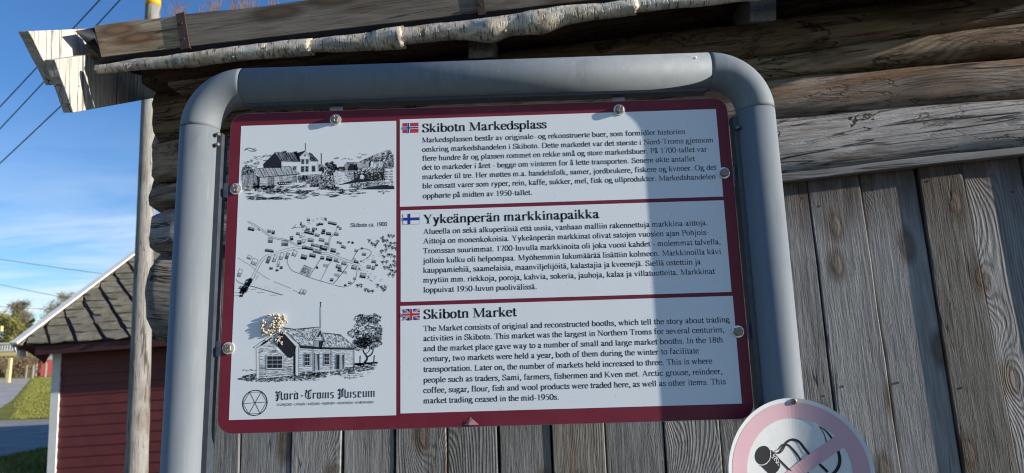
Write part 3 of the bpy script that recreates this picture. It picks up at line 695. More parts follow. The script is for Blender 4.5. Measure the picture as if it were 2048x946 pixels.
# ---------------------------------------------------------------- the information sign
SX0, SX1, SZ0, SZ1 = -0.4599, 0.3401, 1.4998, 2.0004
sign = empty('information_sign', Vector((-0.06, 0.006, 0)), 'maroon and white market history board in three languages on a grey pipe frame', 'information sign')
def rounded(x0, x1, z0, z1, r, n=8):
    out = []
    for cx, cz, a0 in ((x1 - r, z1 - r, 0), (x0 + r, z1 - r, 90), (x0 + r, z0 + r, 180), (x1 - r, z0 + r, 270)):
        for k in range(n + 1): a = math.radians(a0 + 90 * k / n); out.append((cx + r * math.cos(a), cz + r * math.sin(a)))
    return out
mb = MB(); mb.prism([Vector((x, 0, z)) for x, z in rounded(SX0, SX1, SZ0, SZ1, 0.022)], (0, 0.003, 0))
panel = mb.build('sign_panel', M_maroon, sign)
mb = MB(); mb.prism([Vector((x, 0.0032, z)) for x, z in rounded(SX0, SX1, SZ0, SZ1, 0.022)], (0, 0.0015, 0)); mb.build('panel_backing', M_alu, sign)
# pale cut edge of the sheet all round
mb = MB(); R1 = rounded(SX0 - .0008, SX1 + .0008, SZ0 - .0008, SZ1 + .0008, 0.0228); R2 = rounded(SX0, SX1, SZ0, SZ1, 0.022)
mb.loft([[Vector((x, 0.0006, z)) for x, z in R1], [Vector((x, 0.0028, z)) for x, z in R1], [Vector((x, 0.0028, z)) for x, z in R2], [Vector((x, 0.0006, z)) for x, z in R2]], caps=False)
b0 = 0; n_ = len(R1); mb.f += [(3 * n_ + j, 3 * n_ + (j + 1) % n_, (j + 1) % n_, j) for j in range(n_)]; mb.mi += [0] * n_
mb.build('sheet_edge', plain('faded_sheet_edge', (0.42, 0.25, 0.26), rough=0.5), panel)
def field(x0, x1, z0, z1):
    mb = MB(); mb.add([(x0, -0.0002, z0), (x1, -0.0002, z0), (x1, -0.0002, z1), (x0, -0.0002, z1)], [(0, 1, 2, 3)]); return mb.build('white_field', M_paper, panel, fixn=False)
field(-0.4432, -0.1919, 1.5191, 1.9800)
field(-0.1862, 0.3222, 1.8379, 1.9821); field(-0.1850, 0.3223, 1.6880, 1.8319); field(-0.1855, 0.3236, 1.5215, 1.6819)
def SP(px, py, y=-0.0004): return at_y(px, py, y)
Z5 = lambda x, y: (780 + x / 2.2, 190 + y / 2.2)
Z6 = lambda x, y: (780 + x / 2.768, 570 + y / 2.768)
def lay(ink, txt, zf, a, b, em, bold=False):
    p = SP(*zf(*a)); q = SP(*zf(*b)); text_line(ink, txt, p.x, q.x, (p.z + q.z) / 2, em, -0.0004, bold)
blocks = [
 (Z5, ('Skibotn Markedsplass', (141, 162), (690, 148)), [
  ('Markedsplassen består av originale- og rekonstruerte buer, som formidler historien', (140, 212), (1300, 168)),
  ('omkring markedshandelen i Skibotn. Dette markedet var det største i Nord-Troms gjennom', (141, 253), (1424, 205)),
  ('flere hundre år og plassen rommet en rekke små og store markedsbuer. På 1700-tallet var', (142, 292), (1395, 246)),
  ('det to markeder i året - begge om vinteren for å lette transporten. Senere økte antallet', (142, 332), (1342, 288)),
  ('markeder til tre. Her møttes m.a. handelsfolk, samer, jordbrukere, fiskere og kvener. Og det', (142, 373), (1436, 326)),
  ('ble omsatt varer som ryper, rein, kaffe, sukker, mel, fisk og ullprodukter. Markedshandelen', (143, 413), (1434, 367)),
  ('opphørte på midten av 1950-tallet.', (144, 454), (627, 439))]),
 (Z5, ('Yykeänperän markkinapaikka', (147, 566), (922, 541)), [
  ('Alueella on sekä alkuperäisiä että uusia, vanhaan malliin rakennettuja markkina-aittoja.', (146, 613), (1399, 571)),
  ('Aittoja on monenkokoisia. Yykeänperän markkinat olivat satojen vuosien ajan Pohjois-', (146, 656), (1404, 612)),
  ('Tromssan suurimmat. 1700-luvulla markkinoita oli joka vuosi kahdet - molemmat talvella,', (146, 699), (1456, 654)),
  ('jolloin kulku oli helpompaa. Myöhemmin lukumäärää lisättiin kolmeen. Markkinoilla kävi', (146, 742), (1458, 697)),
  ('kauppamiehiä, saamelaisia, maanviljelijöitä, kalastajia ja kveenejä. Siellä ostettiin ja', (146, 785), (1368, 742)),
  ('myytiin mm. riekkoja, poroja, kahvia, sokeria, jauhoja, kalaa ja villatuotteita. Markkinat', (146, 828), (1430, 784)),
  ('loppuivat 1950-luvun puolivälissä.', (147, 869), (648, 854))]),
 (Z6, ('Skibotn Market', (185, 188), (703, 172)), [
  ('The Market consists of original and reconstructed booths, which tell the story about trading', (185, 257), (1882, 204)),
  ('activities in Skibotn. This market was the largest in Northern Troms for several centuries,', (185, 311), (1853, 260)),
  ('and the market place gave way to a number of small and large market booths. In the 18th', (185, 367), (1845, 317)),
  ('century, two markets were held a year, both of them during the winter to facilitate', (185, 424), (1712, 377)),
  ('transportation. Later on, the number of markets held increased to three. This is where', (185, 482), (1785, 434)),
  ('people such as traders, Sami, farmers, fishermen and Kven met. Arctic grouse, reindeer,', (185, 541), (1842, 492)),
  ('coffee, sugar, flour, fish and wool products were traded here, as well as other items. This', (185, 598), (1860, 549)),
  ('market trading ceased in the mid-1950s.', (185, 655), (938, 635))])]
for zf, hd, lines in blocks:
    ink = Ink(); lay(ink, *[hd[0], zf, hd[1], hd[2]], em=0.0212, bold=True); ink.build('heading', M_ink, panel)
    ink = Ink()
    for tx, a, b in lines: lay(ink, tx, zf, a, b, em=0.01255)
    ink.build('body_text', M_ink, panel)
ink = Ink(); Z2 = lambda x, y: (460 + x / 4.98, 420 + y / 4.98)
lay(ink, 'Skibotn ca. 1900', Z2, (1200, 168), (1567, 160), em=0.0094); ink.build('caption', M_ink, panel)
# flags
def rect(mb, x0, x1, z0, z1, y, mi=0): mb.add([(x0, y, z0), (x1, y, z0), (x1, y, z1), (x0, y, z1)], [(0, 1, 2, 3)], mi)
def flag_box(p, q): a = SP(*p); b = SP(*q); return a.x, b.x, b.z, a.z
M_white_ink = plain('white_ink', (0.78, 0.79, 0.78), rough=0.5)
x0, x1, z0, z1 = flag_box((805.6, 246.3), (837.1, 265.0)); mb = MB(); u_ = (x1 - x0) / 22; v_ = (z1 - z0) / 16
rect(mb, x0, x1, z0, z1, -0.0004, 0); rect(mb, x0 + 6 * u_, x0 + 10 * u_, z0, z1, -0.0006, 1); rect(mb, x0, x1, z0 + 6 * v_, z0 + 10 * v_, -0.00065, 1)
rect(mb, x0 + 7 * u_, x0 + 9 * u_, z0, z1, -0.0008, 2); rect(mb, x0, x1, z0 + 7 * v_, z0 + 9 * v_, -0.00085, 2)
mb.build('flag', [M_red, M_white_ink, M_blue], panel, fixn=False)
x0, x1, z0, z1 = flag_box((806.4, 428.3), (839, 447.6)); mb = MB(); u_ = (x1 - x0) / 18; v_ = (z1 - z0) / 11
rect(mb, x0 - .0004, x1 + .0004, z0 - .0004, z1 + .0004, -0.0004, 1); rect(mb, x0, x1, z0, z1, -0.0006, 0); rect(mb, x0 + 5 * u_, x0 + 8 * u_, z0, z1, -0.0008, 2); rect(mb, x0, x1, z0 + 4 * v_, z0 + 7 * v_, -0.00085, 2)
mb.build('flag', [M_white_ink, plain('flag_outline', (0.35, 0.36, 0.38)), M_blue], panel, fixn=False)
x0, x1, z0, z1 = flag_box((806, 618.3), (839.6, 639.4)); mb = MB(); cx, cz = (x0 + x1) / 2, (z0 + z1) / 2; hw, hh = (x1 - x0) / 2, (z1 - z0) / 2
rect(mb, x0, x1, z0, z1, -0.0004, 0)
def diag(wd_, y, mi, s_):
    # diagonal band clipped to the flag rectangle
    L_ = math.hypot(hw, hh); nx, nz = hh / L_ * wd_ / 2, hw / L_ * wd_ / 2; ex = nx * 1.0 + nz * hw / hh * 0; 
    ax = wd_ / 2 * L_ / hh; az = wd_ / 2 * L_ / hw
    pts = [(-hw, -hh * s_), (-hw + ax, -hh * s_), (hw, (hh - az) * s_), (hw, hh * s_), (hw - ax, hh * s_), (-hw, (-hh + az) * s_)]
    mb.add([(cx + a, y, cz + b) for a, b in pts], [tuple(range(6))], mi)
for s_ in (1, -1): diag(hh * 0.34, -0.0006 - .00002 * s_, 1, s_)
for s_ in (1, -1): diag(hh * 0.12, -0.0008 - .00002 * s_, 2, s_)
rect(mb, cx - hh * .33, cx + hh * .33, z0, z1, -0.0010, 1); rect(mb, x0, x1, cz - hh * .33, cz + hh * .33, -0.00105, 1)
rect(mb, cx - hh * .2, cx + hh * .2, z0, z1, -0.0012, 2); rect(mb, x0, x1, cz - hh * .2, cz + hh * .2, -0.00125, 2)
mb.build('flag', [M_blue, M_white_ink, M_red], panel, fixn=False)

# line drawings: traced in enlarged photograph coordinates, laid on the sheet
def inside(p, poly):
    c = False; n = len(poly); x, y = p
    for i in range(n):
        (xa, ya), (xb, yb) = poly[i], poly[i - 1]
        if (ya > y) != (yb > y) and x < (xb - xa) * (y - ya) / (yb - ya) + xa: c = not c
    return c
class Draw(Ink):
    def __init__(s, ox, oy, sc, seed=1): super().__init__(); s.rs = random.Random(seed); s.fn = lambda x, y: SP(ox + x / sc, oy + y / sc, -0.0004); s.fw = lambda x, y: SP(ox + x / sc, oy + y / sc, -0.0006)
    def ribbon(s, fn, pts, wf): super().ribbon(fn, pts, (lambda a, b, u: wf(a, b, u) * 0.74) if callable(wf) else wf * 0.74)
    def line(s, pts, w_=3, wob=0): 
        if wob: pts = [(x + s.rs.uniform(-wob, wob), y + s.rs.uniform(-wob, wob)) for x, y in pts]
        s.ribbon(s.fn, pts, w_)
    def curve(s, pts, w_=3): s.ribbon(s.fn, catmull(pts, 6), w_)
    def fill(s, pts): s.poly(s.fn, pts)
    def outline(s, pts, w_=3): s.line(list(pts) + [pts[0]], w_)
    def hatch(s, poly, ang, sp, w_, jit=0.3, gap=0.12, seg=None):
        ca, sa = math.cos(math.radians(ang)), math.sin(math.radians(ang)); rot = [(x * ca + y * sa, -x * sa + y * ca) for x, y in poly]
        y0, y1 = min(p[1] for p in rot), max(p[1] for p in rot); y = y0 + sp / 2
        while y < y1:
            xs = []
            for i in range(len(rot)):
                (xa, ya), (xb, yb) = rot[i], rot[i - 1]
                if (ya > y) != (yb > y): xs.append((xb - xa) * (y - ya) / (yb - ya) + xa)
            xs.sort()
            for a, b in zip(xs[::2], xs[1::2]):
                x = a
                while x < b:
                    l = (seg or 1e9) * s.rs.uniform(0.5, 1.5); e = min(b, x + l)
                    if s.rs.random() > gap or not seg:
                        k = s.rs.uniform(-jit, jit) * sp; k2 = s.rs.uniform(-jit, jit) * sp; ww = w_ * s.rs.uniform(0.7, 1.35)
                        P2 = [(x, y + k), ((x + e) / 2, y + (k + k2) / 2 + s.rs.uniform(-.1, .1) * sp), (e, y + k2)]
                        s.ribbon(s.fn, [(px * ca - py * sa, px * sa + py * ca) for px, py in P2], ww)
                    x = e + (sp * s.rs.uniform(0.2, 1.0) if seg else 0)
            y += sp * s.rs.uniform(0.8, 1.2)
    def scribble(s, poly, n, l, w_, a0=0, a1=360):
        xs = [p[0] for p in poly]; ys = [p[1] for p in poly]; k = 0; tries = 0
        while k < n and tries < n * 30:
            tries += 1; x, y = s.rs.uniform(min(xs), max(xs)), s.rs.uniform(min(ys), max(ys))
            if not inside((x, y), poly): continue
            a = math.radians(s.rs.uniform(a0, a1)); ll = l * s.rs.uniform(0.5, 1.4); dx, dy = math.cos(a) * ll / 2, math.sin(a) * ll / 2
            c = s.rs.uniform(-.25, .25) * ll
            s.ribbon(s.fn, [(x - dx, y - dy), (x - dy / ll * c * 2 if ll else x, y + dx / ll * c * 2), (x + dx, y + dy)], w_ * s.rs.uniform(0.6, 1.3)); k += 1
    def bx(s, x0, y0, x1, y1): return [(x0, y0), (x1, y0), (x1, y1), (x0, y1)]

# drawing one: the trading post and the market street
D = Draw(480, 280, 6.4, 4)
for pl in ([(60, 130), (110, 100), (210, 135), (150, 145), (90, 120)], ):
    D.curve(pl, 6); D.scribble([(60, 105), (205, 105), (205, 145), (60, 145)], 9, 40, 5, -40, -10)
for bx_ in ((180, 205, 300, 250), (280, 185, 360, 215), (50, 250, 170, 300), (160, 280, 260, 315), (60, 320, 220, 350), (370, 190, 400, 205), (290, 255, 350, 275)):
    D.scribble(D.bx(*bx_), max(4, int((bx_[2] - bx_[0]) / 9)), 34, 5, -30, 5)
for bx_ in ((1220, 218, 1320, 238), (1320, 235, 1440, 252), (1530, 165, 1640, 195), (1510, 215, 1580, 230)): D.scribble(D.bx(*bx_), 5, 50, 4, -12, 12)
D.fill([(445, 165), (527, 270), (530, 355), (305, 355), (298, 310)])
rf = [(440, 160), (745, 163), (745, 200), (780, 272), (530, 268)]
D.hatch(rf, 62, 13, 8.5, 0.2); D.outline(rf, 5); D.scribble(rf, 60, 40, 5, 50, 75)
D.fill([(550, 150), (596, 140), (592, 163), (555, 163)]); D.fill([(685, 150), (735, 143), (720, 185), (690, 170)]); D.line([(548, 138), (600, 142)], 6)
D.fill([(700, 175), (838, 133), (838, 142), (758, 213), (762, 268), (745, 240)])
D.line([(756, 217), (838, 142), (902, 218)], 5); D.line([(770, 222), (838, 158), (890, 222)], 3.5); D.line([(757, 217), (768, 268)], 4); D.line([(902, 218), (888, 262)], 4)
rr = [(880, 165), (912, 168), (1006, 266), (900, 268), (905, 215)]
D.hatch(rr, 55, 12, 8, 0.2); D.outline(rr, 4); D.scribble(rr, 22, 40, 6, 45, 65)
D.line([(890, 272), (1000, 270)], 4); D.line([(528, 280), (768, 276)], 4); D.line([(528, 280), (532, 345)], 4); D.line([(998, 268), (1000, 398)], 4); D.line([(1000, 398), (1055, 402), (1057, 430)], 3); D.line([(760, 452), (900, 445), (1057, 432)], 4)
def window(x0, y0, x1, y1, cols=2, rows=3):
    D.outline(D.bx(x0, y0, x1, y1), 4); D.hatch(D.bx(x0 + 3, y0 + 4, x1 - 3, y1 - 3), 90, 7, 4.2, 0.15)
    for r in range(rows):
        for c in range(cols):
            a = x0 + 5 + (x1 - x0 - 8) * c / cols; b = y0 + 6 + (y1 - y0 - 9) * r / rows; D.fill(D.bx(a, b, a + (x1 - x0 - 8) / cols - 4, b + (y1 - y0 - 9) / rows - 5))
    D.line([(x0 - 5, y0 - 3), (x1 + 5, y0 - 3)], 5)
for q in ((790, 248, 824, 309), (846, 246, 880, 307), (785, 340, 824, 412), (842, 338, 880, 408), (922, 332, 966, 405), (682, 340, 724, 380)): window(*q)
D.outline(D.bx(822, 184, 846, 208), 4); D.fill(D.bx(828, 190, 841, 204))
D.line([(840, 38), (840, 135)], 9); D.line([(1043, 168), (1043, 312)], 10)
r1_ = [(175, 370), (350, 352), (640, 335), (775, 432), (260, 475)]
D.hatch(r1_, 63, 11.5, 3.6, 0.25); D.hatch(r1_, 65, 34, 4.5, 0.2); D.outline(r1_, 5)
D.line([(262, 478), (770, 437)], 7)
wl = [(262, 485), (735, 445), (735, 545), (480, 570), (255, 585)]
D.hatch(wl, -4, 13, 4.5, 0.2, 0.1, 60); D.hatch(D.bx(365, 475, 440, 585), 90, 9, 4, 0.2); D.outline(D.bx(365, 475, 440, 580), 3.5)
for q in ((512, 465, 545, 525), (605, 455, 642, 515)): D.outline(D.bx(*q), 4); D.line([((q[0] + q[2]) / 2, q[1]), ((q[0] + q[2]) / 2, q[3])], 3); D.line([(q[0], (q[1] + q[3]) / 2), (q[2], (q[1] + q[3]) / 2)], 3)
D.hatch(D.bx(670, 450, 715, 530), 90, 8, 3.5); D.line([(718, 440), (722, 545)], 9)
D.fill([(200, 445), (255, 478), (252, 585), (228, 590), (215, 470)])
D.hatch([(35, 345), (140, 340), (205, 430), (20, 445)], 100, 9, 6, 0.4, 0.05, 40); D.scribble([(35, 345), (140, 340), (205, 430), (20, 445)], 60, 22, 6); D.line([(15, 445), (205, 435)], 5)
D.hatch([(15, 448), (205, 440), (235, 620), (25, 640)], 91, 10, 5.5, 0.3, 0.04, 70)
D.scribble(D.bx(175, 545, 245, 650), 60, 22, 7); D.scribble([(250, 580), (470, 575), (460, 605), (300, 640), (240, 620)], 55, 40, 7, -20, 15)
D.fill([(480, 545), (660, 535), (662, 565), (500, 580)]); D.outline([(475, 540), (670, 530), (700, 575), (690, 600), (480, 600)], 4)
for k in range(7):
    x = 500 + k * 24; s_ = D.rs.uniform(-3, 3); D.mb.add([D.fw(x, 550 + s_), D.fw(x + 14, 549 + s_), D.fw(x + 13, 562 + s_), D.fw(x + 2, 562)], [(0, 1, 2, 3)])
g1 = [(740, 462), (860, 452), (1070, 440), (1200, 400), (1215, 560), (1250, 600), (1380, 640), (1300, 662), (1120, 640), (1010, 600), (880, 560), (750, 540)]
D.scribble(g1, 560, 20, 4.6, 60, 130); D.scribble(g1, 240, 22, 4.2, 0, 60); D.hatch([(740, 462), (860, 452), (870, 500), (750, 545)], 88, 10, 7)
for x in range(770, 1060, 42): D.line([(x, 455), (x + 3, 500)], 4)
for q in ((180, 590, 760, 625), (230, 625, 640, 665), (430, 655, 630, 690), (690, 570, 860, 610)): D.scribble(D.bx(*q), int((q[2] - q[0]) * (q[3] - q[1]) / 210), 26, 4.6, -35, 20)
for k in range(95):
    x, y = D.rs.uniform(60, 1500), D.rs.uniform(590, 720); D.scribble(D.bx(x, y, x + 70, y + 9), 4, 50, 4.2, -12, 6)
for q in ((110, 715, 290, 765), (400, 730, 540, 760), (290, 735, 400, 765), (720, 655, 880, 690), (900, 565, 1000, 600)): D.scribble(D.bx(*q), int((q[2] - q[0]) / 2.6), 34, 4.6, -20, 10)
for q in ((560, 742, 660, 760), (720, 730, 860, 750), (1190, 700, 1280, 715), (1330, 685, 1440, 700), (1510, 672, 1610, 685), (1240, 665, 1320, 678)): D.scribble(D.bx(*q), 8, 60, 4.5, -10, 5)
tr = [(1090, 300), (1180, 270), (1240, 330), (1225, 400), (1180, 460), (1130, 430), (1090, 380)]
D.scribble(tr, 130, 24, 6.5); D.curve([(1175, 272), (1190, 330), (1150, 420), (1160, 480)], 7)
D.hatch([(1000, 310), (1060, 312), (1080, 350), (1010, 365)], 110, 8, 6); D.fill([(1010, 370), (1050, 340), (1078, 365), (1075, 425), (1060, 430), (1055, 400), (1012, 395)])
D.hatch([(1085, 300), (1210, 300), (1240, 345), (1090, 340)], 100, 9, 6.5); D.fill(D.bx(1100, 288, 1125, 305)); D.scribble([(1080, 345), (1230, 345), (1210, 400), (1085, 430)], 60, 22, 6)
D.scribble([(1225, 345), (1340, 345), (1340, 390), (1225, 392)], 70, 24, 7, -20, 20)
D.hatch([(1365, 285), (1508, 288), (1492, 318), (1420, 320), (1395, 312)], 70, 9, 5); D.outline([(1365, 285), (1508, 288), (1470, 320)], 4)
D.fill([(1440, 310), (1470, 318), (1480, 390), (1380, 392), (1390, 340), (1425, 308)]); D.hatch([(1330, 325), (1365, 285), (1420, 310), (1385, 392), (1335, 390)], 88, 9, 6)
r2_ = [(1490, 308), (1628, 296), (1650, 350), (1512, 368)]; D.hatch(r2_, 68, 9, 3.5); D.outline(r2_, 4); D.fill([(1460, 320), (1490, 310), (1512, 368), (1500, 385), (1462, 385)])
r3_ = [(1680, 262), (1810, 258), (1845, 272), (1800, 362), (1655, 355)]; D.hatch(r3_, 118, 12, 5, .3, .2, 40); D.outline(r3_, 5); D.fill([(1680, 262), (1648, 290), (1655, 355), (1668, 330)]); D.hatch([(1690, 262), (1810, 258), (1840, 272), (1700, 278)], 30, 8, 6)
r4_ = [(1892, 190), (1962, 186), (1972, 340), (1828, 350)]; D.hatch(r4_, 70, 9, 4.6, .4, .1, 30); D.scribble(r4_, 110, 18, 5); D.outline(r4_, 4); D.line([(1828, 345), (1892, 190)], 8); D.line([(1815, 352), (1972, 345)], 8)
w4 = [(1858, 355), (1955, 352), (1968, 590), (1850, 592)]; D.hatch(w4, 1, 20, 9, 0.15, 0.05, 50); D.line([(1858, 355), (1852, 592)], 6); D.line([(1838, 360), (1842, 500)], 6); D.scribble([(1826, 360), (1850, 360), (1850, 590), (1830, 590)], 40, 16, 6)
hl = [(1520, 288), (1700, 200), (1830, 155), (1912, 130), (1955, 182), (1890, 190), (1835, 270), (1700, 255), (1640, 290)]
D.scribble(hl, 190, 30, 4.6, -45, -5); D.curve([(1515, 290), (1600, 245), (1700, 200), (1830, 152), (1912, 130), (1950, 180)], 4)
D.scribble([(1210, 398), (1460, 402), (1455, 515), (1245, 572), (1210, 555)], 230, 6, 4.6); D.scribble([(1330, 398), (1460, 402), (1455, 515), (1380, 500)], 120, 7, 5)
D.line([(1210, 398), (1460, 402)], 3)
for lst in ([(1460, 400), (1840, 392), (1832, 500), (1460, 515)],):
    D.fill(lst)
rs = random.Random(9)
for k in range(95):
    x, y = rs.uniform(1470, 1825), rs.uniform(395, 500); l = rs.uniform(6, 20); h = rs.uniform(2, 6)
    if y < 425: l *= 1.6; h *= 1.6
    D.mb.add([D.fw(x, y), D.fw(x + l, y + h * .3), D.fw(x + l * .9, y + h), D.fw(x - 2, y + h * .8)], [(0, 1, 2, 3)])
D.mb.add([D.fw(1535, 455), D.fw(1562, 442), D.fw(1590, 460), D.fw(1592, 490), D.fw(1560, 498), D.fw(1538, 490)], [tuple(range(6))])
D.scribble([(1480, 370), (1830, 360), (1835, 398), (1470, 402)], 120, 20, 5)
D.fill([(1240, 580), (1452, 514), (1835, 488), (1835, 512), (1500, 545)])
D.scribble([(1400, 560), (1830, 515), (1835, 575), (1560, 618), (1440, 600)], 380, 12, 4.6)
D.fill([(1528, 632), (1640, 602), (1830, 575), (1975, 592), (1978, 628), (1800, 632)])
D.curve([(1765, 668), (1785, 650), (1778, 670), (1800, 655), (1805, 670), (1830, 645), (1835, 672), (1845, 690), (1830, 685), (1862, 660), (1880, 648), (1890, 662), (1922, 655)], 6)
dr1 = D
# the white scraps must be paper: rebuild their faces with a second material
def build_draw(D):
    n0 = len(D.mb.f); o_mi = D.mb.mi
    for i, f in enumerate(D.mb.f):
        if abs(D.mb.v[f[0]].y + 0.0006) < 5e-5: o_mi[i] = 1
    return D.mb.build('line_drawing', [M_ink, M_paper], panel, fixn=False)
build_draw(D)

# drawing two: the village map
D = Draw(460, 420, 4.98, 5)
def road(pts, w_=12, lw=3.2, dash=0):
    c = catmull(pts, 7)
    for sgn in (-1, 1):
        q = []
        for i in range(len(c)):
            a = c[max(i - 1, 0)]; b = c[min(i + 1, len(c) - 1)]; dx, dy = b[0] - a[0], b[1] - a[1]; l = math.hypot(dx, dy) or 1
            q.append((c[i][0] - dy / l * w_ / 2 * sgn, c[i][1] + dx / l * w_ / 2 * sgn))
        if not dash: D.line(q, lw, 0.6)
        else:
            for i in range(0, len(q) - 3, dash): D.line(q[i:i + max(2, dash - 1)], lw)
road([(175, 112), (260, 158), (330, 205), (385, 250), (450, 280), (560, 300), (668, 350)], 14)
road([(120, 800), (200, 720), (262, 600), (320, 500), (380, 455), (500, 415), (620, 385), (760, 362)], 22)
road([(768, 300), (730, 245), (735, 190), (790, 130), (860, 92), (930, 82)], 16, dash=4)
road([(1035, 240), (1000, 275), (988, 330), (985, 400)], 12)
road([(910, 430), (1000, 440), (1100, 480), (1210, 520), (1290, 548)], 20)
road([(1290, 548), (1350, 500), (1440, 460), (1560, 435)], 20, dash=4)
road([(1330, 560), (1340, 600), (1420, 655), (1540, 715)], 22, dash=3)
for pts, w_ in (([(573, 470), (572, 520), (600, 580), (630, 608), (690, 632), (785, 668), (900, 706), (1030, 740)], 4.5), ([(910, 480), (850, 570), (788, 668)], 4.5), ([(1000, 520), (950, 610), (903, 705)], 3.5), ([(1180, 545), (1110, 640), (1030, 738)], 5), ([(1045, 748), (1100, 762), (1150, 765), (1210, 740), (1250, 690), (1268, 600)], 4.5), ([(1212, 510), (1270, 410), (1315, 382), (1400, 405), (1392, 455), (1300, 520)], 4.5), ([(60, 690), (90, 720), (160, 745), (250, 768), (360, 800), (430, 820), (525, 848)], 5.5), ([(275, 612), (340, 660), (400, 692)], 3.5), ([(440, 712), (520, 745), (610, 782)], 3.5), ([(625, 795), (690, 825)], 3.5), ([(80, 475), (150, 520), (205, 552), (255, 598)], 3.2), ([(40, 855), (120, 848)], 3.5), ([(40, 825), (130, 815)], 3), ([(100, 760), (150, 755)], 3), ([(160, 810), (190, 808)], 3), ([(205, 790), (265, 788)], 3.5), ([(275, 820), (345, 818)], 3.5), ([(400, 848), (475, 846)], 3.5), ([(1065, 175), (1055, 230)], 3.2), ([(615, 185), (650, 172), (720, 178)], 3)): D.curve(pts, w_)
D.scribble([(170, 690), (215, 680), (215, 720), (130, 850), (95, 860), (110, 790)], 120, 26, 7, 90, 150); D.scribble(D.bx(100, 760, 175, 830), 40, 26, 5); D.fill([(200, 680), (225, 690), (190, 755), (165, 750)]); D.fill([(98, 845), (132, 845), (125, 866), (95, 864)])
for k in range(26): t = k / 25; D.line([(200 + 320 * t, 758 + 88 * t), (203 + 320 * t, 750 + 88 * t)], 3)
D.scribble([(270, 625), (300, 650), (230, 750), (205, 740)], 60, 3, 2.4); D.scribble([(230, 750), (480, 770), (500, 830)], 40, 3, 2.4)
def house(x, y, w_, h, a, dens=0.6):
    ca, sa = math.cos(math.radians(a)), math.sin(math.radians(a)); P4 = [(x + u * ca - v * sa, y + u * sa + v * ca) for u, v in ((-w_ / 2, -h / 2), (w_ / 2, -h / 2), (w_ / 2, h / 2), (-w_ / 2, h / 2))]
    D.outline(P4, 4); mid = [(x + u * ca - v * sa, y + u * sa + v * ca) for u, v in ((-w_ / 2, 0), (w_ / 2, 0), (w_ / 2, h / 2), (-w_ / 2, h / 2))]
    if dens > 0.75: D.fill(mid); D.hatch(P4, a + 90, 7, 3.5)
    elif dens > 0.45: D.hatch(mid, a, 5.5, 3.8, .2); D.hatch(P4, a + 90, 9, 3)
    else: D.hatch(mid, a + 90, 8, 3.2)
    D.line([mid[3], (mid[3][0] + 4, mid[3][1] + 7)], 4); D.line([mid[3], mid[2]], 5)
hs = [(783, 97, 28, 20, 8, .6), (727, 160, 28, 22, 10, .6), (213, 188, 62, 30, 12, .8), (393, 210, 34, 26, 8, .7), (432, 222, 26, 34, 8, .8), (404, 300, 42, 46, 4, .7), (548, 328, 62, 58, 4, .6), (615, 280, 28, 40, -5, .8), (393, 404, 84, 24, 8, .85), (692, 322, 36, 42, -5, .85), (735, 310, 28, 36, 5, .3), (680, 235, 34, 22, 12, .6), (708, 262, 26, 20, 10, .3), (778, 190, 38, 20, 8, .7), (832, 196, 20, 40, 4, .85), (860, 188, 10, 18, 4, .85), (790, 225, 96, 26, 14, .85), (870, 250, 44, 24, 10, .7), (806, 300, 54, 32, 10, .7), (935, 205, 30, 26, 5, .8), (928, 228, 34, 20, 5, .9), (984, 235, 46, 28, 8, .8), (1060, 240, 42, 26, 10, .75), (875, 145, 22, 20, 0, .9), (908, 138, 40, 20, 6, .8), (1022, 132, 82, 24, 12, .9), (1078, 165, 22, 18, 10, .6), (1100, 184, 20, 20, 10, .6), (915, 298, 52, 26, 10, .6), (965, 335, 34, 22, 8, .6), (830, 348, 40, 24, 10, .6), (736, 375, 30, 22, 8, .9), (790, 382, 76, 26, 12, .9), (872, 412, 84, 34, 14, .75), (885, 360, 60, 24, 14, .7), (935, 378, 70, 40, 14, .8), (1030, 402, 50, 36, 14, .85), (1080, 322, 26, 16, 10, .5), (1105, 330, 20, 16, 10, .5), (1132, 367, 46, 24, 16, .6), (1185, 318, 22, 12, -20, .9), (738, 468, 56, 42, 14, .8), (824, 453, 60, 32, 12, .85), (645, 432, 40, 52, 24, .35), (572, 455, 28, 62, 20, .5), (515, 460, 34, 70, 22, .4), (448, 482, 26, 72, 22, .45), (385, 495, 30, 72, 24, .5), (482, 535, 20, 60, 8, .35), (512, 572, 24, 24, 5, .8), (470, 598, 24, 18, 5, .8), (410, 580, 30, 20, 5, .85), (195, 470, 40, 36, 25, .3), (245, 515, 52, 62, 25, .35), (100, 625, 34, 76, 18, .3), (712, 812, 26, 50, 25, .45), (745, 818, 24, 44, 25, .45), (920, 476, 34, 28, 10, .8), (990, 485, 58, 40, 14, .8), (1055, 500, 34, 28, 12, .7), (1080, 515, 20, 14, 12, .3), (1138, 532, 50, 26, 14, .7), (1085, 565, 52, 34, 16, .7), (1095, 600, 40, 22, 16, .8), (1238, 572, 50, 34, 14, .7), (1258, 515, 44, 22, 12, .8), (1258, 405, 26, 20, 10, .6), (1316, 382, 18, 16, 10, .6), (1338, 440, 36, 24, 10, .6), (1434, 512, 42, 28, 10, .7), (1384, 565, 38, 32, 8, .7), (1430, 578, 26, 34, 20, .6), (1460, 547, 24, 20, 5, .8), (1325, 652, 58, 46, 12, .75), (1015, 695, 30, 26, 10, .8), (1242, 682, 22, 18, 10, .7), (1195, 725, 32, 20, 10, .7), (1150, 748, 20, 16, 10, .8), (708, 135, 12, 30, 5, .9)]
for q in hs: house(*q)
for (x, y, a, b) in ((1080, 432, 34, 24), (957, 550, 52, 34), (1068, 645, 50, 34), (1145, 620, 48, 32), (1245, 485, 30, 20)): pl = [(x - a / 2, y - b / 2), (x + a / 2, y - b / 2 + 10), (x + a / 2 - 8, y + b / 2 + 6), (x - a / 2 - 6, y + b / 2 - 6)]; D.hatch(pl, 18, 5.5, 2.6)
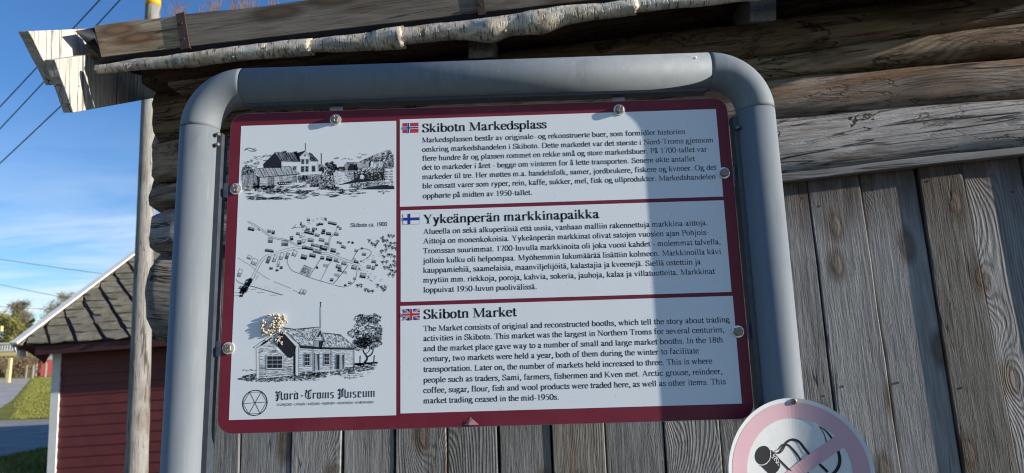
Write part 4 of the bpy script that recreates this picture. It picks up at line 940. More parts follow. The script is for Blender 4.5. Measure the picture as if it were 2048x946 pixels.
D.hatch([(742, 542), (825, 582), (782, 665), (692, 628)], 25, 7, 4.4, .4, .08, 30)
D.disc(D.fn, 868, 574, 12); D.disc(D.fn, 1222, 326, 12); D.line([(868, 555), (868, 575)], 5); D.line([(1220, 308), (1222, 326)], 4); D.line([(1300, 515), (1312, 500)], 9)
D.curve([(935, 105), (948, 75), (955, 105), (965, 80)], 6); D.curve([(948, 75), (965, 112)], 6); D.line([(620, 188), (660, 142), (652, 178), (618, 180)], 3.5)
D.curve([(1270, 600), (1290, 570), (1285, 600), (1300, 580)], 4); D.curve([(1285, 575), (1310, 605)], 4); D.line([(1375, 655), (1385, 680)], 7); D.line([(1365, 685), (1390, 672)], 5); D.line([(1392, 692), (1420, 712)], 6)
D.curve([(255, 195), (280, 190), (290, 205), (300, 200), (275, 175)], 4)
def mtree(x, y, r=20): 
    q = [(x + r * math.cos(a) * D.rs.uniform(.8, 1.15), y - r * .2 + r * .72 * math.sin(a) * D.rs.uniform(.8, 1.15)) for a in [k * PI / 5 for k in range(10)]]
    D.scribble(q, 15, r * .75, 4.2); D.line([(x, y), (x, y + r)], 3.5); D.line([(x - r * .5, y + r), (x + r * .5, y + r)], 3)
for x, y in ((1386, 305), (1420, 335), (1470, 318), (1447, 352), (1520, 278), (1530, 305), (1562, 308), (1590, 258), (1622, 258), (1605, 335), (1645, 335), (1555, 355), (1585, 360), (1618, 378), (1652, 382), (1512, 410), (1550, 400), (1575, 445), (1605, 450), (1535, 468), (1640, 470), (1525, 520), (1562, 518), (1640, 512), (1545, 572), (1580, 575), (1610, 555), (1645, 550), (1605, 605), (1640, 615), (1585, 645), (1625, 650), (1272, 755), (1308, 755), (1352, 795), (1385, 805), (1418, 806), (1470, 750), (1512, 768), (1552, 768), (1530, 795)): mtree(x, y, 20)
build_draw(D)

# drawing three: the shop under a tree
D = Draw(460, 590, 4.98, 6)
D.line([(904, 72), (904, 325)], 9); D.disc(D.fn, 904, 75, 7); D.mb.add([D.fw(901, 120), D.fw(906, 120), D.fw(907, 325), D.fw(903, 325)], [(0, 1, 2, 3)])
# roofs
ra = [(520, 325), (670, 348), (815, 500), (830, 508), (700, 502)]
D.outline(ra, 4); D.hatch(ra, 47, 17, 3, .3, .15, 50); D.scribble(ra, 70, 16, 4, 30, 70)
rb = [(680, 345), (895, 318), (820, 450), (790, 455)]; D.outline(rb, 5); D.hatch(rb, -58, 16, 3, .3, .15, 50); D.scribble(rb, 60, 16, 4, -70, -40)
rc = [(925, 378), (1100, 398), (1255, 525), (908, 518), (935, 460)]; D.outline(rc, 5); D.hatch(rc, 68, 22, 3, .3, .2, 50); D.scribble(rc, 110, 18, 4, 40, 75)
D.line([(520, 322), (640, 340), (895, 318)], 8); D.line([(925, 376), (1105, 396)], 8); D.line([(1100, 396), (1258, 526)], 5)
# gable end
D.line([(232, 522), (510, 330), (700, 500)], 5); D.line([(258, 530), (510, 352), (655, 512)], 4); D.line([(232, 522), (258, 530), (300, 515)], 4); D.line([(655, 512), (700, 500)], 4)
D.fill([(300, 515), (330, 470), (420, 420), (410, 445)]) 
D.fill([(508, 352), (655, 512), (645, 585), (612, 628), (575, 620), (470, 508), (495, 430)])
D.hatch([(440, 400), (508, 360), (495, 430), (470, 505), (435, 480)], 20, 10, 6)
gw = [(300, 530), (415, 440), (440, 510), (540, 600), (600, 630), (640, 640), (640, 790), (300, 825)]
D.hatch(gw, -1, 11, 3.2, .3, .14, 42); D.hatch([(300, 700), (640, 700), (640, 790), (300, 825)], -1, 14, 4, .3, .2, 60)
for x in (262, 292): D.line([(x, 535), (x + 4, 835)], 4)
D.line([(262, 835), (450, 822), (640, 800)], 5)
D.outline(D.bx(432, 400, 480, 512), 4); D.line([(445, 400), (445, 500), (475, 500)], 4)
def wwin(x0, y0, x1, y1, c, r, bl=True):
    D.outline(D.bx(x0, y0, x1, y1), 4); 
    D.mb.add([D.fw(x0, y0), D.fw(x1, y0), D.fw(x1, y1), D.fw(x0, y1)], [(0, 1, 2, 3)])
    fn = lambda x, y: SP(460 + x / 4.98, 590 + y / 4.98, -0.0008); D.ribbon(fn, D.bx(x0, y0, x1, y1) + [(x0, y0)], 4)
    m_ = 9 if x1 - x0 > 100 else 6
    for i in range(c):
        for j in range(r):
            a = x0 + m_ + (x1 - x0 - 2 * m_) * i / c; b = y0 + m_ + (y1 - y0 - 2 * m_) * j / r; D.poly(fn, D.bx(a + 2, b + 2, a + (x1 - x0 - 2 * m_) / c - 3, b + (y1 - y0 - 2 * m_) / r - 3))
wwin(362, 598, 532, 738, 3, 3); D.line([(355, 740), (540, 738)], 5)
for x in (640, 655, 685): D.line([(x, 515), (x, 800)], 5 if x != 640 else 8)
D.fill([(632, 590), (650, 580), (650, 795), (634, 790)])
D.fill([(690, 503), (830, 512), (900, 522), (1250, 530), (1230, 545), (905, 540), (700, 530)])
fw = [(690, 535), (820, 535), (820, 775), (690, 790)]; D.hatch(fw, -1, 13, 3.2, .3, .16, 36)
fw2 = [(900, 545), (1225, 545), (1225, 700), (1000, 745), (835, 770), (835, 545)]; D.hatch(fw2, 0, 13, 3.2, .3, .16, 36)
wwin(742, 580, 802, 708, 2, 3); wwin(937, 575, 995, 700, 2, 3)
for x in (822, 834, 1002, 1014, 1228, 1238): D.line([(x, 530), (x + 2, 770 if x < 900 else (750 if x < 1100 else 715))], 4)
D.mb.add([D.fw(846, 575), D.fw(892, 575), D.fw(892, 752), D.fw(846, 760)], [(0, 1, 2, 3)]); fn8 = lambda x, y: SP(460 + x / 4.98, 590 + y / 4.98, -0.0008)
D.ribbon(fn8, [(846, 760), (846, 575), (892, 575), (892, 752)], 5); D.poly(fn8, [(870, 590), (886, 590), (886, 748), (878, 750)])
for x in (853, 859, 865): D.ribbon(fn8, [(x, 590), (x, 752)], 2.6)
D.ribbon(fn8, [(853, 592), (884, 590)], 6)
D.mb.add([D.fw(1060, 582), D.fw(1142, 582), D.fw(1138, 738), D.fw(1058, 738)], [(0, 1, 2, 3)]); D.ribbon(fn8, [(1058, 738), (1060, 582), (1142, 582), (1138, 738)], 4.5); D.poly(fn8, [(1066, 592), (1092, 592), (1090, 736), (1062, 736)]); D.poly(fn8, [(1120, 595), (1134, 595), (1132, 736), (1124, 736)])
for x in (1098, 1106, 1113): D.ribbon(fn8, [(x, 595), (x, 736)], 2.6)
# dormer
D.line([(820, 455), (900, 325), (940, 455)], 5); D.line([(840, 450), (900, 345), (925, 450)], 5); D.fill([(900, 350), (868, 418), (885, 420), (900, 385), (910, 420), (922, 425)]); D.line([(830, 432), (940, 440)], 5); D.line([(850, 452), (935, 455)], 5)
D.hatch(D.bx(832, 452, 888, 522), 88, 8, 3.4); D.outline(D.bx(832, 452, 888, 522), 4); D.fill([(888, 460), (935, 455), (910, 540), (890, 530)])
# ground
for pl, n_ in (([(130, 745), (260, 740), (260, 755), (160, 760)], 14), ([(75, 838), (150, 800), (262, 780), (262, 845), (200, 860)], 150), ([(262, 838), (640, 800), (700, 795), (640, 850), (450, 870), (262, 860)], 200), ([(640, 800), (900, 770), (990, 760), (960, 810), (700, 850)], 190), ([(990, 760), (1230, 720), (1250, 780), (1000, 800)], 120), ([(1230, 690), (1470, 670), (1440, 740), (1300, 760), (1230, 760)], 170)):
    D.scribble(pl, n_, 20, 4, -25, 15); D.scribble(pl, n_ // 3, 14, 4, 60, 120)
D.scribble([(1060, 790), (1390, 770), (1390, 810), (1100, 812)], 26, 30, 3.4, -8, 4); D.scribble([(640, 820), (980, 815), (880, 850), (640, 865)], 40, 24, 3.4, -20, 0)
D.scribble(D.bx(700, 770, 900, 800), 90, 18, 5); D.scribble([(1235, 682), (1350, 675), (1345, 695), (1240, 700)], 60, 22, 6, -10, 10); D.scribble([(1350, 675), (1480, 665), (1400, 695)], 60, 24, 5, -14, 4)
D.curve([(1135, 770), (1160, 720), (1190, 765), (1215, 718), (1240, 765)], 5); D.line([(1150, 720), (1235, 722)], 6); D.line([(1140, 740), (1235, 745)], 4)
# tree
def blob(cx, cy, rx, ry): return [(cx + rx * math.cos(k * PI / 9) * D.rs.uniform(.85, 1.12), cy + ry * math.sin(k * PI / 9) * D.rs.uniform(.85, 1.12)) for k in range(18)]
for b_, n_ in ((blob(1375, 365, 140, 150), 560), (blob(1320, 235, 90, 45), 150), (blob(1440, 235, 75, 50), 150), (blob(1235, 380, 60, 45), 100), (blob(1380, 480, 130, 60), 330), (blob(1290, 500, 80, 60), 170), (blob(1480, 380, 40, 100), 120)):
    for k in range(n_):
        pass
    D.scribble(b_, n_, 13, 5.2)
D.scribble(blob(1320, 470, 90, 60), 170, 14, 7); D.scribble(blob(1360, 430, 80, 60), 100, 14, 7)
D.ribbon(D.fn, catmull([(1340, 675), (1365, 640), (1362, 610), (1335, 570), (1325, 540)], 5), lambda a, b, u: 26 - 14 * u); D.ribbon(D.fn, catmull([(1362, 620), (1405, 595), (1425, 560), (1428, 530)], 5), lambda a, b, u: 20 - 12 * u); D.ribbon(D.fn, catmull([(1345, 590), (1385, 560), (1390, 520)], 5), 8)
D.line([(1298, 605), (1295, 685)], 11); D.line([(1440, 600), (1432, 675)], 11); D.fill([(1240, 682), (1330, 676), (1345, 668), (1385, 672), (1390, 682), (1250, 695)])
D.curve([(1138, 828), (1150, 815), (1145, 830), (1165, 820), (1170, 830), (1182, 816), (1195, 822), (1190, 838), (1210, 822), (1225, 828), (1240, 812), (1245, 828), (1268, 815)], 5)
build_draw(D)

# emblem, blackletter name and town names
Z4 = lambda x, y: (460 + x / 5.689, 760 + y / 5.689)
ink = Ink(); c = SP(*Z4(284, 259)); r = (SP(*Z4(426, 255)).x - SP(*Z4(142, 262)).x) / 2 - 0.0004
pt = lambda a, rr=1.0: (c.x + r * rr * math.cos(math.radians(a)), c.z + r * rr * math.sin(math.radians(a)))
fz = lambda x, z: (x, -0.0004, z)
ink.ribbon(fz, [pt(k * 6) for k in range(61)], 0.0012)
hexa = [pt(a, 0.97) for a in (2, 60, 118, 182, 242, 298)]
for i in range(6): ink.ribbon(fz, [hexa[i], hexa[(i + 1) % 6]], 0.0006)
for i in range(3): ink.ribbon(fz, [hexa[i], hexa[i + 3]], 0.00075)
ink.build('emblem', M_ink, panel)
def black_letter(ink, fn, ch):
    nib = lambda dx, dy, u: 20 + 82 * abs(dx * math.sin(math.radians(40)) + dy * math.cos(math.radians(40)))
    def st(*p): ink.ribbon(fn, [(p[i], p[i + 1]) for i in range(0, len(p), 2)], nib)
    def cv(*p): ink.ribbon(fn, catmull([(p[i], p[i + 1]) for i in range(0, len(p), 2)], 5), nib)
    def dia(x, y, s=62): ink.poly(fn, [(x - s, y), (x, y + s), (x + s, y), (x, y - s)])
    def mn(x, y0=40, y1=410): dia(x, y1 + 20); dia(x + 6, y0 + 10); st(x, y0, x, y1)
    def hair(*p): ink.ribbon(fn, [(p[i], p[i + 1]) for i in range(0, len(p), 2)], 26)
    if ch == 'o': mn(100); mn(320); hair(100, 440, 320, 470); st(100, 450, 320, 420); st(100, 40, 320, 10)
    elif ch == 'r': mn(100); dia(270, 420, 70); hair(130, 380, 270, 440)
    elif ch == 'd': mn(100); mn(320, 40, 430); st(120, 640, 330, 440); st(110, 420, 330, 430); st(100, 40, 320, 10)
    elif ch == 'm': mn(90); mn(300); mn(510); hair(90, 390, 300, 450); hair(300, 390, 510, 450)
    elif ch == 'u': mn(90); mn(310); hair(90, 10, 310, 70)
    elif ch == 'e': mn(100); st(100, 440, 300, 430); hair(120, 230, 330, 340); st(300, 430, 320, 330); st(110, 30, 320, 20)
    elif ch == 's': st(90, 440, 300, 430); st(90, 430, 100, 280); st(90, 270, 300, 210); st(300, 210, 290, 30); st(80, 30, 290, 10); hair(290, 430, 340, 460)
    elif ch == '-': st(40, 250, 230, 250)
    elif ch == 'N': cv(60, -60, 160, -70, 200, 40, 190, 300, 120, 560); cv(40, 560, 120, 640, 230, 560, 400, 640, 500, 520); st(490, 560, 490, 60); cv(490, 60, 540, -20, 600, 40); hair(250, 600, 250, 40); hair(320, 600, 320, 20); cv(30, 130, 110, 60, 230, 60); st(60, 300, 160, 330); hair(200, 330, 480, 480)
    elif ch == 'T': cv(70, 640, 140, 690, 300, 600, 500, 700, 600, 640); cv(170, 590, 70, 380, 130, 80, 330, 0, 520, 110); st(320, 610, 320, 70); hair(250, 590, 250, 60); hair(500, 620, 490, 130); dia(120, 600, 50)
    elif ch == 'M': cv(40, -30, 150, -60, 200, 60, 190, 620); cv(50, 560, 190, 700, 330, 560); st(380, 640, 380, 60); cv(380, 620, 480, 720, 620, 600); st(620, 620, 620, 60); hair(280, 600, 280, 60); hair(500, 640, 500, 80); cv(620, 60, 680, -10, 740, 60); st(40, 280, 160, 320); cv(30, 110, 120, 40, 250, 60)
BLW = {'N': 640, 'T': 600, 'M': 760, 'o': 430, 'r': 340, 'd': 430, 'm': 620, 'u': 420, 'e': 410, 's': 400, '-': 330, ' ': 180}
ink = Ink()
for word, a, b in (('Nord', (512, 245), (785, 212)), ('-', (800, 208), (838, 206)), ('Troms', (850, 222), (1190, 205)), ('Museum', (1222, 205), (1655, 190))):
    p = SP(*Z4(*a)); q = SP(*Z4(*b)); tot = sum(BLW[k] for k in word) if word != '-' else 270; k_ = (q.x - p.x) / tot; x = p.x; em = 0.0185
    zb = SP(*Z4(900, 213)).z + 0.0002 if word != 'Nord' else SP(*Z4(900, 218)).z
    zb = SP(*Z4(1080, 208)).z
    for ch in word: black_letter(ink, lambda u, v, X=x: (X + u * k_, -0.0004, zb + v * em / 1000), ch); x += BLW[ch] * k_
ink.build('museum_name', M_ink, panel)
def sans_text(txt, a, b, ymm, name, mat, parent, hgt, rot=0.0):
    cu = bpy.data.curves.new(name, 'FONT'); cu.body = txt; cu.size = 1.0; cu.offset = 0.004; cu.resolution_u = 3
    to = bpy.data.objects.new(name, cu); COL.objects.link(to); dg = bpy.context.evaluated_depsgraph_get(); me = to.evaluated_get(dg).to_mesh()
    vs = [v.co.copy() for v in me.vertices]; fs = [tuple(p.vertices) for p in me.polygons]; to.to_mesh_clear(); bpy.data.objects.remove(to)
    x0_ = min(v.x for v in vs); x1_ = max(v.x for v in vs); mb = MB()
    if rot == 0: mb.add([(a.x + (v.x - x0_) / (x1_ - x0_) * (b.x - a.x), ymm, (a.z + b.z) / 2 + v.y * hgt) for v in vs], fs)
    else: mb.add([(a.x - v.y * hgt, ymm, a.z + (v.x - x0_) / (x1_ - x0_) * (b.z - a.z)) for v in vs], fs)
    return mb.build(name, mat, parent, fixn=False)
sans_text('STORFJORD • LYNGEN • KÅFJORD • SKJERVØY • NORDREISA • KVÆNANGEN', SP(*Z4(533, 300)), SP(*Z4(1632, 260)), -0.0004, 'town_names', M_ink, panel, 0.0050)

# the pipe frame
PR = 0.0297; PXL, PXR, PZ, PY = -0.5072, 0.3827, 2.0443, -0.005; ER = 0.0703
def seg(path, name, seamed=True, mat=M_pipe, r=PR, n=48):
    mb = MB(); mb.tube(path, r, n, caps=True); return mb.build(name, mat, sign, smooth=True)
gp = 0.0009
seg([(PXL, PY, -0.4), (PXL, PY, 0.8), (PXL, PY, PZ - ER - gp)], 'post'); seg([(PXR, PY, -0.4), (PXR, PY, 0.8), (PXR, PY, PZ - ER - gp)], 'post')
seg([(PXL + ER + gp, PY, PZ), (0, PY, PZ), (PXR - ER - gp, PY, PZ)], 'top_rail')
for sx_, cx in ((-1, PXL + ER), (1, PXR - ER)):
    path = [(cx + sx_ * ER * math.cos(a), PY, PZ - ER + ER * math.sin(a)) for a in [PI / 2 * k / 20 for k in range(21)]]
    mb = MB(); rr = [PR * (1.0 if 0 < k < 20 else 0.985) for k in range(21)]; mb.tube(path, rr, 48); mb.build('elbow', M_pipe, sign, smooth=True)
    mb = MB(); mb.tube([(cx + sx_ * ER, PY, PZ - ER - 0.006), (cx + sx_ * ER, PY, PZ - ER + 0.006)], PR - 0.0006, 40); mb.build('seam', M_black, sign, smooth=True); mb = MB(); mb.tube([(cx - 0.006, PY, PZ), (cx + 0.006, PY, PZ)], PR - 0.0006, 40); mb.build('seam', M_black, sign, smooth=True)
# dark slotted channel strips on the inner faces, with screws
for xx, x2, zt in ((PXL + PR - 0.004, PXL + PR + 0.0075, PZ - ER - 0.008), (PXR - PR - 0.0075, PXR - PR + 0.004, PZ - ER - 0.008)):
    mb = MB(); mb.box((xx, PY - 0.004, -0.3), (x2, PY + 0.018, zt)); mb.build('channel', M_pipe_dark, sign)
mb = MB(); mb.box((PXL + 0.075, PY - 0.004, PZ - PR - 0.0045), (PXR - 0.075, PY + 0.018, PZ - PR + 0.006)); mb.build('channel', M_pipe_dark, sign)
for zz_ in (1.962, 1.945): 
    for xx, sgn in ((PXL + PR + 0.0045, 1), (PXR - PR - 0.0045, -1))[:2 if zz_ < 1.95 else 1]:
        mb = MB(); mb.tube([(xx - 0.004 * sgn, PY - 0.008, zz_), (xx + 0.002 * sgn, PY - 0.012, zz_)], 0.0032, 10); mb.build('screw', M_chrome, sign, smooth=True)
# bolts: washer, hexagonal head with raised marks
def bolt(px, py, rot):
    c = at_y(px, py, -0.004); c.y = 0; mb = MB()
    mb.tube([c + Vector((0, 0.0005, 0)), c + Vector((0, -0.0018, 0))], 0.0092, 24); wsh = mb.build('washer', M_washer, sign, bevel=0.0003)
    mb = MB(); R6 = 0.0072
    def hx(r_, y_): return [c + Vector((r_ * math.cos(rot + k * PI / 3), y_, r_ * math.sin(rot + k * PI / 3))) for k in range(6)]
    mb.loft([hx(R6, -0.0018), hx(R6, -0.0068), hx(R6 * 0.86, -0.0078)])
    b = mb.build('bolt', M_chrome, sign, bevel=0.0002)
    mb = MB()
    for k in range(8):
        a = rot + k * PI / 4; d = Vector((math.cos(a), 0, math.sin(a))); s_ = Vector((-d.z, 0, d.x)) * 0.0004
        p0 = c + d * 0.0018 + Vector((0, -0.0079, 0)); p1 = c + d * 0.0046 + Vector((0, -0.0079, 0)); mb.add([p0 - s_, p1 - s_, p1 + s_, p0 + s_, p0 + Vector((0, -.0004, 0)), p1 + Vector((0, -.0004, 0))], [(0, 1, 5, 4), (4, 5, 2, 3), (0, 4, 3), (1, 2, 5)])
    mb.build('head_mark', M_chrome, b, fixn=False)
BT = [(670, 238, .1), (1239, 218.5, .4), (470, 377, .2), (455, 696.5, .5), (1449, 345, .3), (1477, 663, .15)]
for q in BT: bolt(*q)
def bracket(mb): return mb.build('bracket', M_galv, sign, bevel=0.0006)
for px, py in ((470, 378), (455, 697)):
    c = at_y(px, py, 0.0); mb = MB(); xl = PXL + PR
    mb.box((xl - 0.001, 0.0052, c.z - 0.0115), (c.x + 0.012, 0.0082, c.z + 0.0115)); mb.box((xl - 0.004, -0.006, c.z - 0.0115), (xl + 0.006, 0.005, c.z + 0.0115)); bracket(mb)
for px, py in ((1449, 345), (1477, 663)):
    c = at_y(px, py, 0.0); mb = MB(); xr = PXR - PR
    mb.box((c.x - 0.012, 0.0052, c.z - 0.0115), (xr + 0.001, 0.0082, c.z + 0.0115)); mb.box((xr - 0.005, 0.002, c.z - 0.0115), (xr + 0.002, 0.005, c.z + 0.0115)); bracket(mb)
for px, py in ((670, 238), (1239, 218.5)):
    c = at_y(px, py, 0.0); mb = MB()
    mb.box((c.x - 0.0105, 0.0052, c.z - 0.012), (c.x + 0.0105, 0.0082, PZ - PR - 0.001)); mb.box((c.x - 0.0105, -0.008, PZ - PR - 0.0022), (c.x + 0.0105, 0.005, PZ - PR + 0.001)); bracket(mb)
# chips and a lifted flake of the printed film
mb = MB(); q = at_y(1390, 116, PY - PR + 0.004)
rs = random.Random(4)
for k in range(3):
    c = q + Vector((rs.uniform(-.004, .004), -0.0005, rs.uniform(-.003, .003)))
    mb.add([c + Vector((rs.uniform(-.003, .003), rs.uniform(-.003, .0), rs.uniform(-.003, .004))) for _ in range(4)], [(0, 1, 2), (0, 2, 3), (1, 3, 2), (0, 3, 1)])
mb.build('paint_flake', plain('pale_flake', (0.75, 0.6, 0.45), rough=0.6), sign, fixn=False)
Z8 = lambda x, y: (840 + x / 6.48, 800 + y / 6.48)
mb = MB(); A0 = SP(*Z8(570, 318)); A1 = SP(*Z8(765, 315)); Tq = SP(*Z8(655, 215)); a_, b_ = SP(*Z8(640, 290)), SP(*Z8(690, 250))
lift = Vector((0, -0.0015, -0.0005))
mb.add([A0, a_ + Vector((0, -0.002, 0)), Tq + Vector((-.0003, -0.0015, 0)), b_ + Vector((0, -0.0024, 0)), A1 + lift * 0.6, SP(*Z8(640, 322)) + lift], [(0, 1, 5), (1, 2, 3), (1, 3, 5), (3, 4, 5)])
mb.add([A0 + Vector((0, -.0001, 0)), Tq + Vector((0, -.0001, 0)), A1 + Vector((0, -.0001, 0))], [(0, 1, 2)], 1)
mb.build('peeling_film', [plain('film_underside', (0.50, 0.27, 0.27), rough=0.5), plain('bare_patch', (0.17, 0.03, 0.045), rough=0.5)], panel, fixn=False)
# small printed line running up the left border
sans_text('SKILT OG DEKOR', at_y(454, 840, -0.0004), at_y(456.5, 801, -0.0004), -0.0004, 'printed_imprint', plain('imprint', (0.12, 0.01, 0.03)), panel, 0.0025, rot=1) if False else None

# dried mud and chaff stuck on the board
mud = MB(); rs = random.Random(21); Z3 = lambda x, y: (460 + x / 4.98, 590 + y / 4.98)
def nug(x, y, r, lift):
    c = SP(*Z3(x, y)) + Vector((0, -lift, 0)); n = 6; rings = []
    ax = Vector((rs.uniform(-1, 1), rs.uniform(-.4, .4), rs.uniform(-1, 1))).normalized(); M = frame(c, ax, Vector((0.1, 1, 0.2)))
    mud.loft([[M @ Vector((r * k * math.cos(j * 2 * PI / n + i) * rs.uniform(.7, 1.3), r * k * math.sin(j * 2 * PI / n + i) * rs.uniform(.7, 1.3), z_ * r)) for j in range(n)] for i, (k, z_) in enumerate(((.35, -1.2), (.95, -.5), (1.0, .4), (.4, 1.15)))])
blobs = [(480, 220, 42, 24, 46, .0052), (530, 240, 26, 22, 20, .004), (450, 275, 36, 26, 34, .0052), (500, 290, 30, 28, 26, .0045), (425, 310, 40, 26, 30, .004), (345, 280, 16, 26, 18, .0035), (328, 320, 16, 34, 24, .004), (350, 375, 24, 24, 22, .0035), (400, 370, 36, 22, 24, .0028), (450, 350, 34, 20, 18, .0025), (395, 205, 10, 8, 5, .002), (370, 218, 18, 6, 5, .0012), (530, 375, 18, 12, 7, .001), (500, 420, 30, 16, 12, .001), (470, 460, 34, 16, 12, .001), (475, 555, 10, 10, 3, .0012), (400, 450, 50, 14, 10, .0008), (330, 560, 22, 10, 4, .0007), (520, 480, 12, 24, 9, .001)]
for bx_, by_, sx_, sy_, n_, l in blobs:
    for k in range(n_): nug(rs.gauss(bx_, sx_ * .55), rs.gauss(by_, sy_ * .55), rs.uniform(0.0007, 0.0019) * (1 if l > .002 else .6), rs.uniform(0.0006, l))
tag(mud.build('dried_mud', plain('dried_mud', (0.63, 0.54, 0.41), rough=0.85, var=0.35, vscale=250, bump=0.5, bscale=900, bdist=0.0006), None),
    'crumbly beige lump of dried mud stuck above the printed house drawing', 'mud')

# ---------------------------------------------------------------- the no smoking sign (a sheet disc bent round the post)
NC = Vector((0.3805, -0.0372, 1.4295)); NR = 0.1006
nos = empty('no_smoking_sign', NC, 'round faded pink and white no smoking sign screwed to the right post', 'sign')
def bend(x, z, off=0.0): 
    dx = x - NC.x; b_ = 0.55 * dx * dx + 0.14 * math.sqrt(dx * dx + 0.0001) - 0.0014
    return Vector((x, NC.y - b_ - off, z))
def polar(r0, r1, off, n=96, m=6, mi=0, mbx=None):
    mbx = mbx or MB(); rr = [[bend(NC.x + (r0 + (r1 - r0) * i / m) * math.cos(2 * PI * j / n), NC.z + (r0 + (r1 - r0) * i / m) * math.sin(2 * PI * j / n), off) for j in range(n)] for i in range(m + 1)]
    mbx.loft(rr, caps=False, mi=mi); return mbx
mb = polar(0.0005, NR, 0.0, m=14); mb2 = polar(0.0005, NR, -0.0016, m=14, mbx=mb)
mb.loft([[bend(NC.x + NR * math.cos(2 * PI * j / 96), NC.z + NR * math.sin(2 * PI * j / 96), o) for j in range(96)] for o in (0.0, -0.0016)], caps=False)
disc = mb.build('disc', M_dirty_white, nos)
polar(0.0730, 0.0950, 0.0003, m=3).build('ring', M_pink, disc, fixn=False)
Z7 = lambda x, y: (1420 + x / 5.086, 760 + y / 5.086)
def NP(x, y, off): q = at_y(*Z7(x, y), NC.y); return bend(q.x, q.z, off)
def nxy(x, y): q = at_y(*Z7(x, y), NC.y); return Vector((q.x, q.z))
# diagonal bar as a strip of quads between ring and ring
p0, p1 = nxy(1275, 540), nxy(775, 948); q0, q1 = nxy(1370, 638), nxy(985, 926)
dirv = ((p0 - p1).normalized() + (q0 - q1).normalized()).normalized(); mbx = MB(); nrm = Vector((-dirv.y, dirv.x)); cc = Vector((NC.x, NC.z)); oa = (p0 - cc).dot(nrm); ob = (q0 - cc).dot(nrm)
N_ = 24
rows = []
for o_ in (oa, (oa * 2 + ob) / 3, (oa + 2 * ob) / 3, ob):
    hl_ = math.sqrt(max(0, 0.0733 ** 2 - o_ ** 2)); rows.append([bend(*(cc + nrm * o_ + dirv * (hl_ * (2 * k / N_ - 1))), 0.0006) for k in range(N_ + 1)])
mbx.loft(rows, caps=False, closed=False); mbx.build('slash', M_pink, disc, fixn=False)
ink = Ink(); fnn = lambda x, y: NP(x, y, 0.00045)
def strip_poly(cx_, cy_, rx, ry, a, n=20):
    ca, sa = math.cos(a), math.sin(a)
    ink.mb.add([fnn(cx_, cy_)] + [fnn(cx_ + rx * math.cos(t) * ca - ry * math.sin(t) * sa, cy_ + rx * math.cos(t) * sa + ry * math.sin(t) * ca) for t in [2 * PI * k / n for k in range(n)]], [(0, k + 1, (k + 1) % n + 1) for k in range(n)])
strip_poly(521, 757, 82, 96, 0.35)
# ash body below the glowing end (axis down to the right)
for pl in ([(500, 862), (545, 852), (590, 815), (705, 860), (690, 905), (640, 946), (585, 946)], [(640, 946), (690, 905), (1010, 1230), (940, 1290), (585, 946)]): pass
ink.mb.add([fnn(*p) for p in [(497, 860), (560, 848), (597, 812), (606, 806), (705, 840), (705, 880), (690, 910), (650, 948), (590, 948)]], [(0, 1, 8), (1, 7, 8), (1, 6, 7), (1, 2, 6), (2, 5, 6), (2, 3, 5), (3, 4, 5)])
ink.ribbon(fnn, [(606, 712), (640, 745), (700, 810), (850, 955), (1000, 1110), (1130, 1240)], 17)
ink.ribbon(fnn, [(598, 950), (720, 1070), (860, 1200), (980, 1300)], 17)
# speckled side band
ink.mb.add([fnn(*p) for p in [(606, 715), (700, 815), (705, 850), (604, 812)]], [(0, 1, 2, 3)])
ink.ribbon(fnn, catmull([(640, 722), (668, 738), (700, 728), (735, 680), (780, 630), (840, 605), (905, 630), (960, 700), (1010, 760), (1100, 850), (1180, 930)], 6), lambda a, b, u: 4 + 22 * math.sin(min(1, u * 1.6) * PI / 2) ** 1.5)
ink.ribbon(fnn, catmull([(650, 716), (690, 700), (720, 665), (755, 652), (800, 665), (860, 725), (905, 790), (930, 840), (975, 925), (1010, 960), (1090, 1010)], 6), lambda a, b, u: 4 + 17 * math.sin(min(1, u * 1.6) * PI / 2))
ink.ribbon(fnn, catmull([(668, 738), (700, 742), (735, 715), (760, 672), (780, 655)], 6), 9)
ink.ribbon(fnn, catmull([(1097, 468), (1130, 520), (1155, 585), (1172, 660), (1180, 740)], 6), lambda a, b, u: 5 + 7 * u)
ink.ribbon(fnn, catmull([(1097, 468), (1150, 505), (1200, 565), (1245, 640), (1275, 720), (1290, 800), (1275, 880), (1225, 950), (1150, 1000)], 6), lambda a, b, u: 6 + 26 * math.sin(u * PI * .62))
ink.build('cigarette_print', M_ink, disc)
ink = Ink(); rs = random.Random(3); fn2 = lambda x, y: NP(x, y, 0.0009)
ink.ribbon(fn2, [(496, 856), (520, 856), (556, 843), (590, 810), (602, 770), (603, 715)], 8)
for k in range(40):
    u_, v_ = rs.uniform(0.03, 0.97), rs.uniform(0.05, 0.95); x = 612 + u_ * 85 ; y = 722 + u_ * 85 + v_ * 70 
    a = rs.uniform(0, PI); r_ = rs.uniform(3.5, 7)
    ink.poly(fn2, [(x + r_ * 1.3 * math.cos(t) * math.cos(a) - r_ * .7 * math.sin(t) * math.sin(a), y + r_ * 1.3 * math.cos(t) * math.sin(a) + r_ * .7 * math.sin(t) * math.cos(a)) for t in [k_ * PI / 4 for k_ in range(8)]])
ink.build('ash_print', M_dirty_white, disc)
c = NP(853, 218, 0.0); mb = MB(); mb.tube([c + Vector((0, 0.004, 0)), c + Vector((0, -0.0012, 0)), c + Vector((0, -0.0026, 0))], [0.0042, 0.0042, 0.0026], 16); sc_ = mb.build('screw', plain('brass_screw', (0.30, 0.25, 0.17), rough=0.4, metal=0.8), nos, smooth=False)
mb = MB(); mb.box(c + Vector((-.0022, -.0029, -.0005)), c + Vector((.0022, -.0024, .0005))); mb.box(c + Vector((-.0005, -.0031, -.0022)), c + Vector((.0005, -.0026, .0022))); mb.build('cross_slot', M_black, sc_)
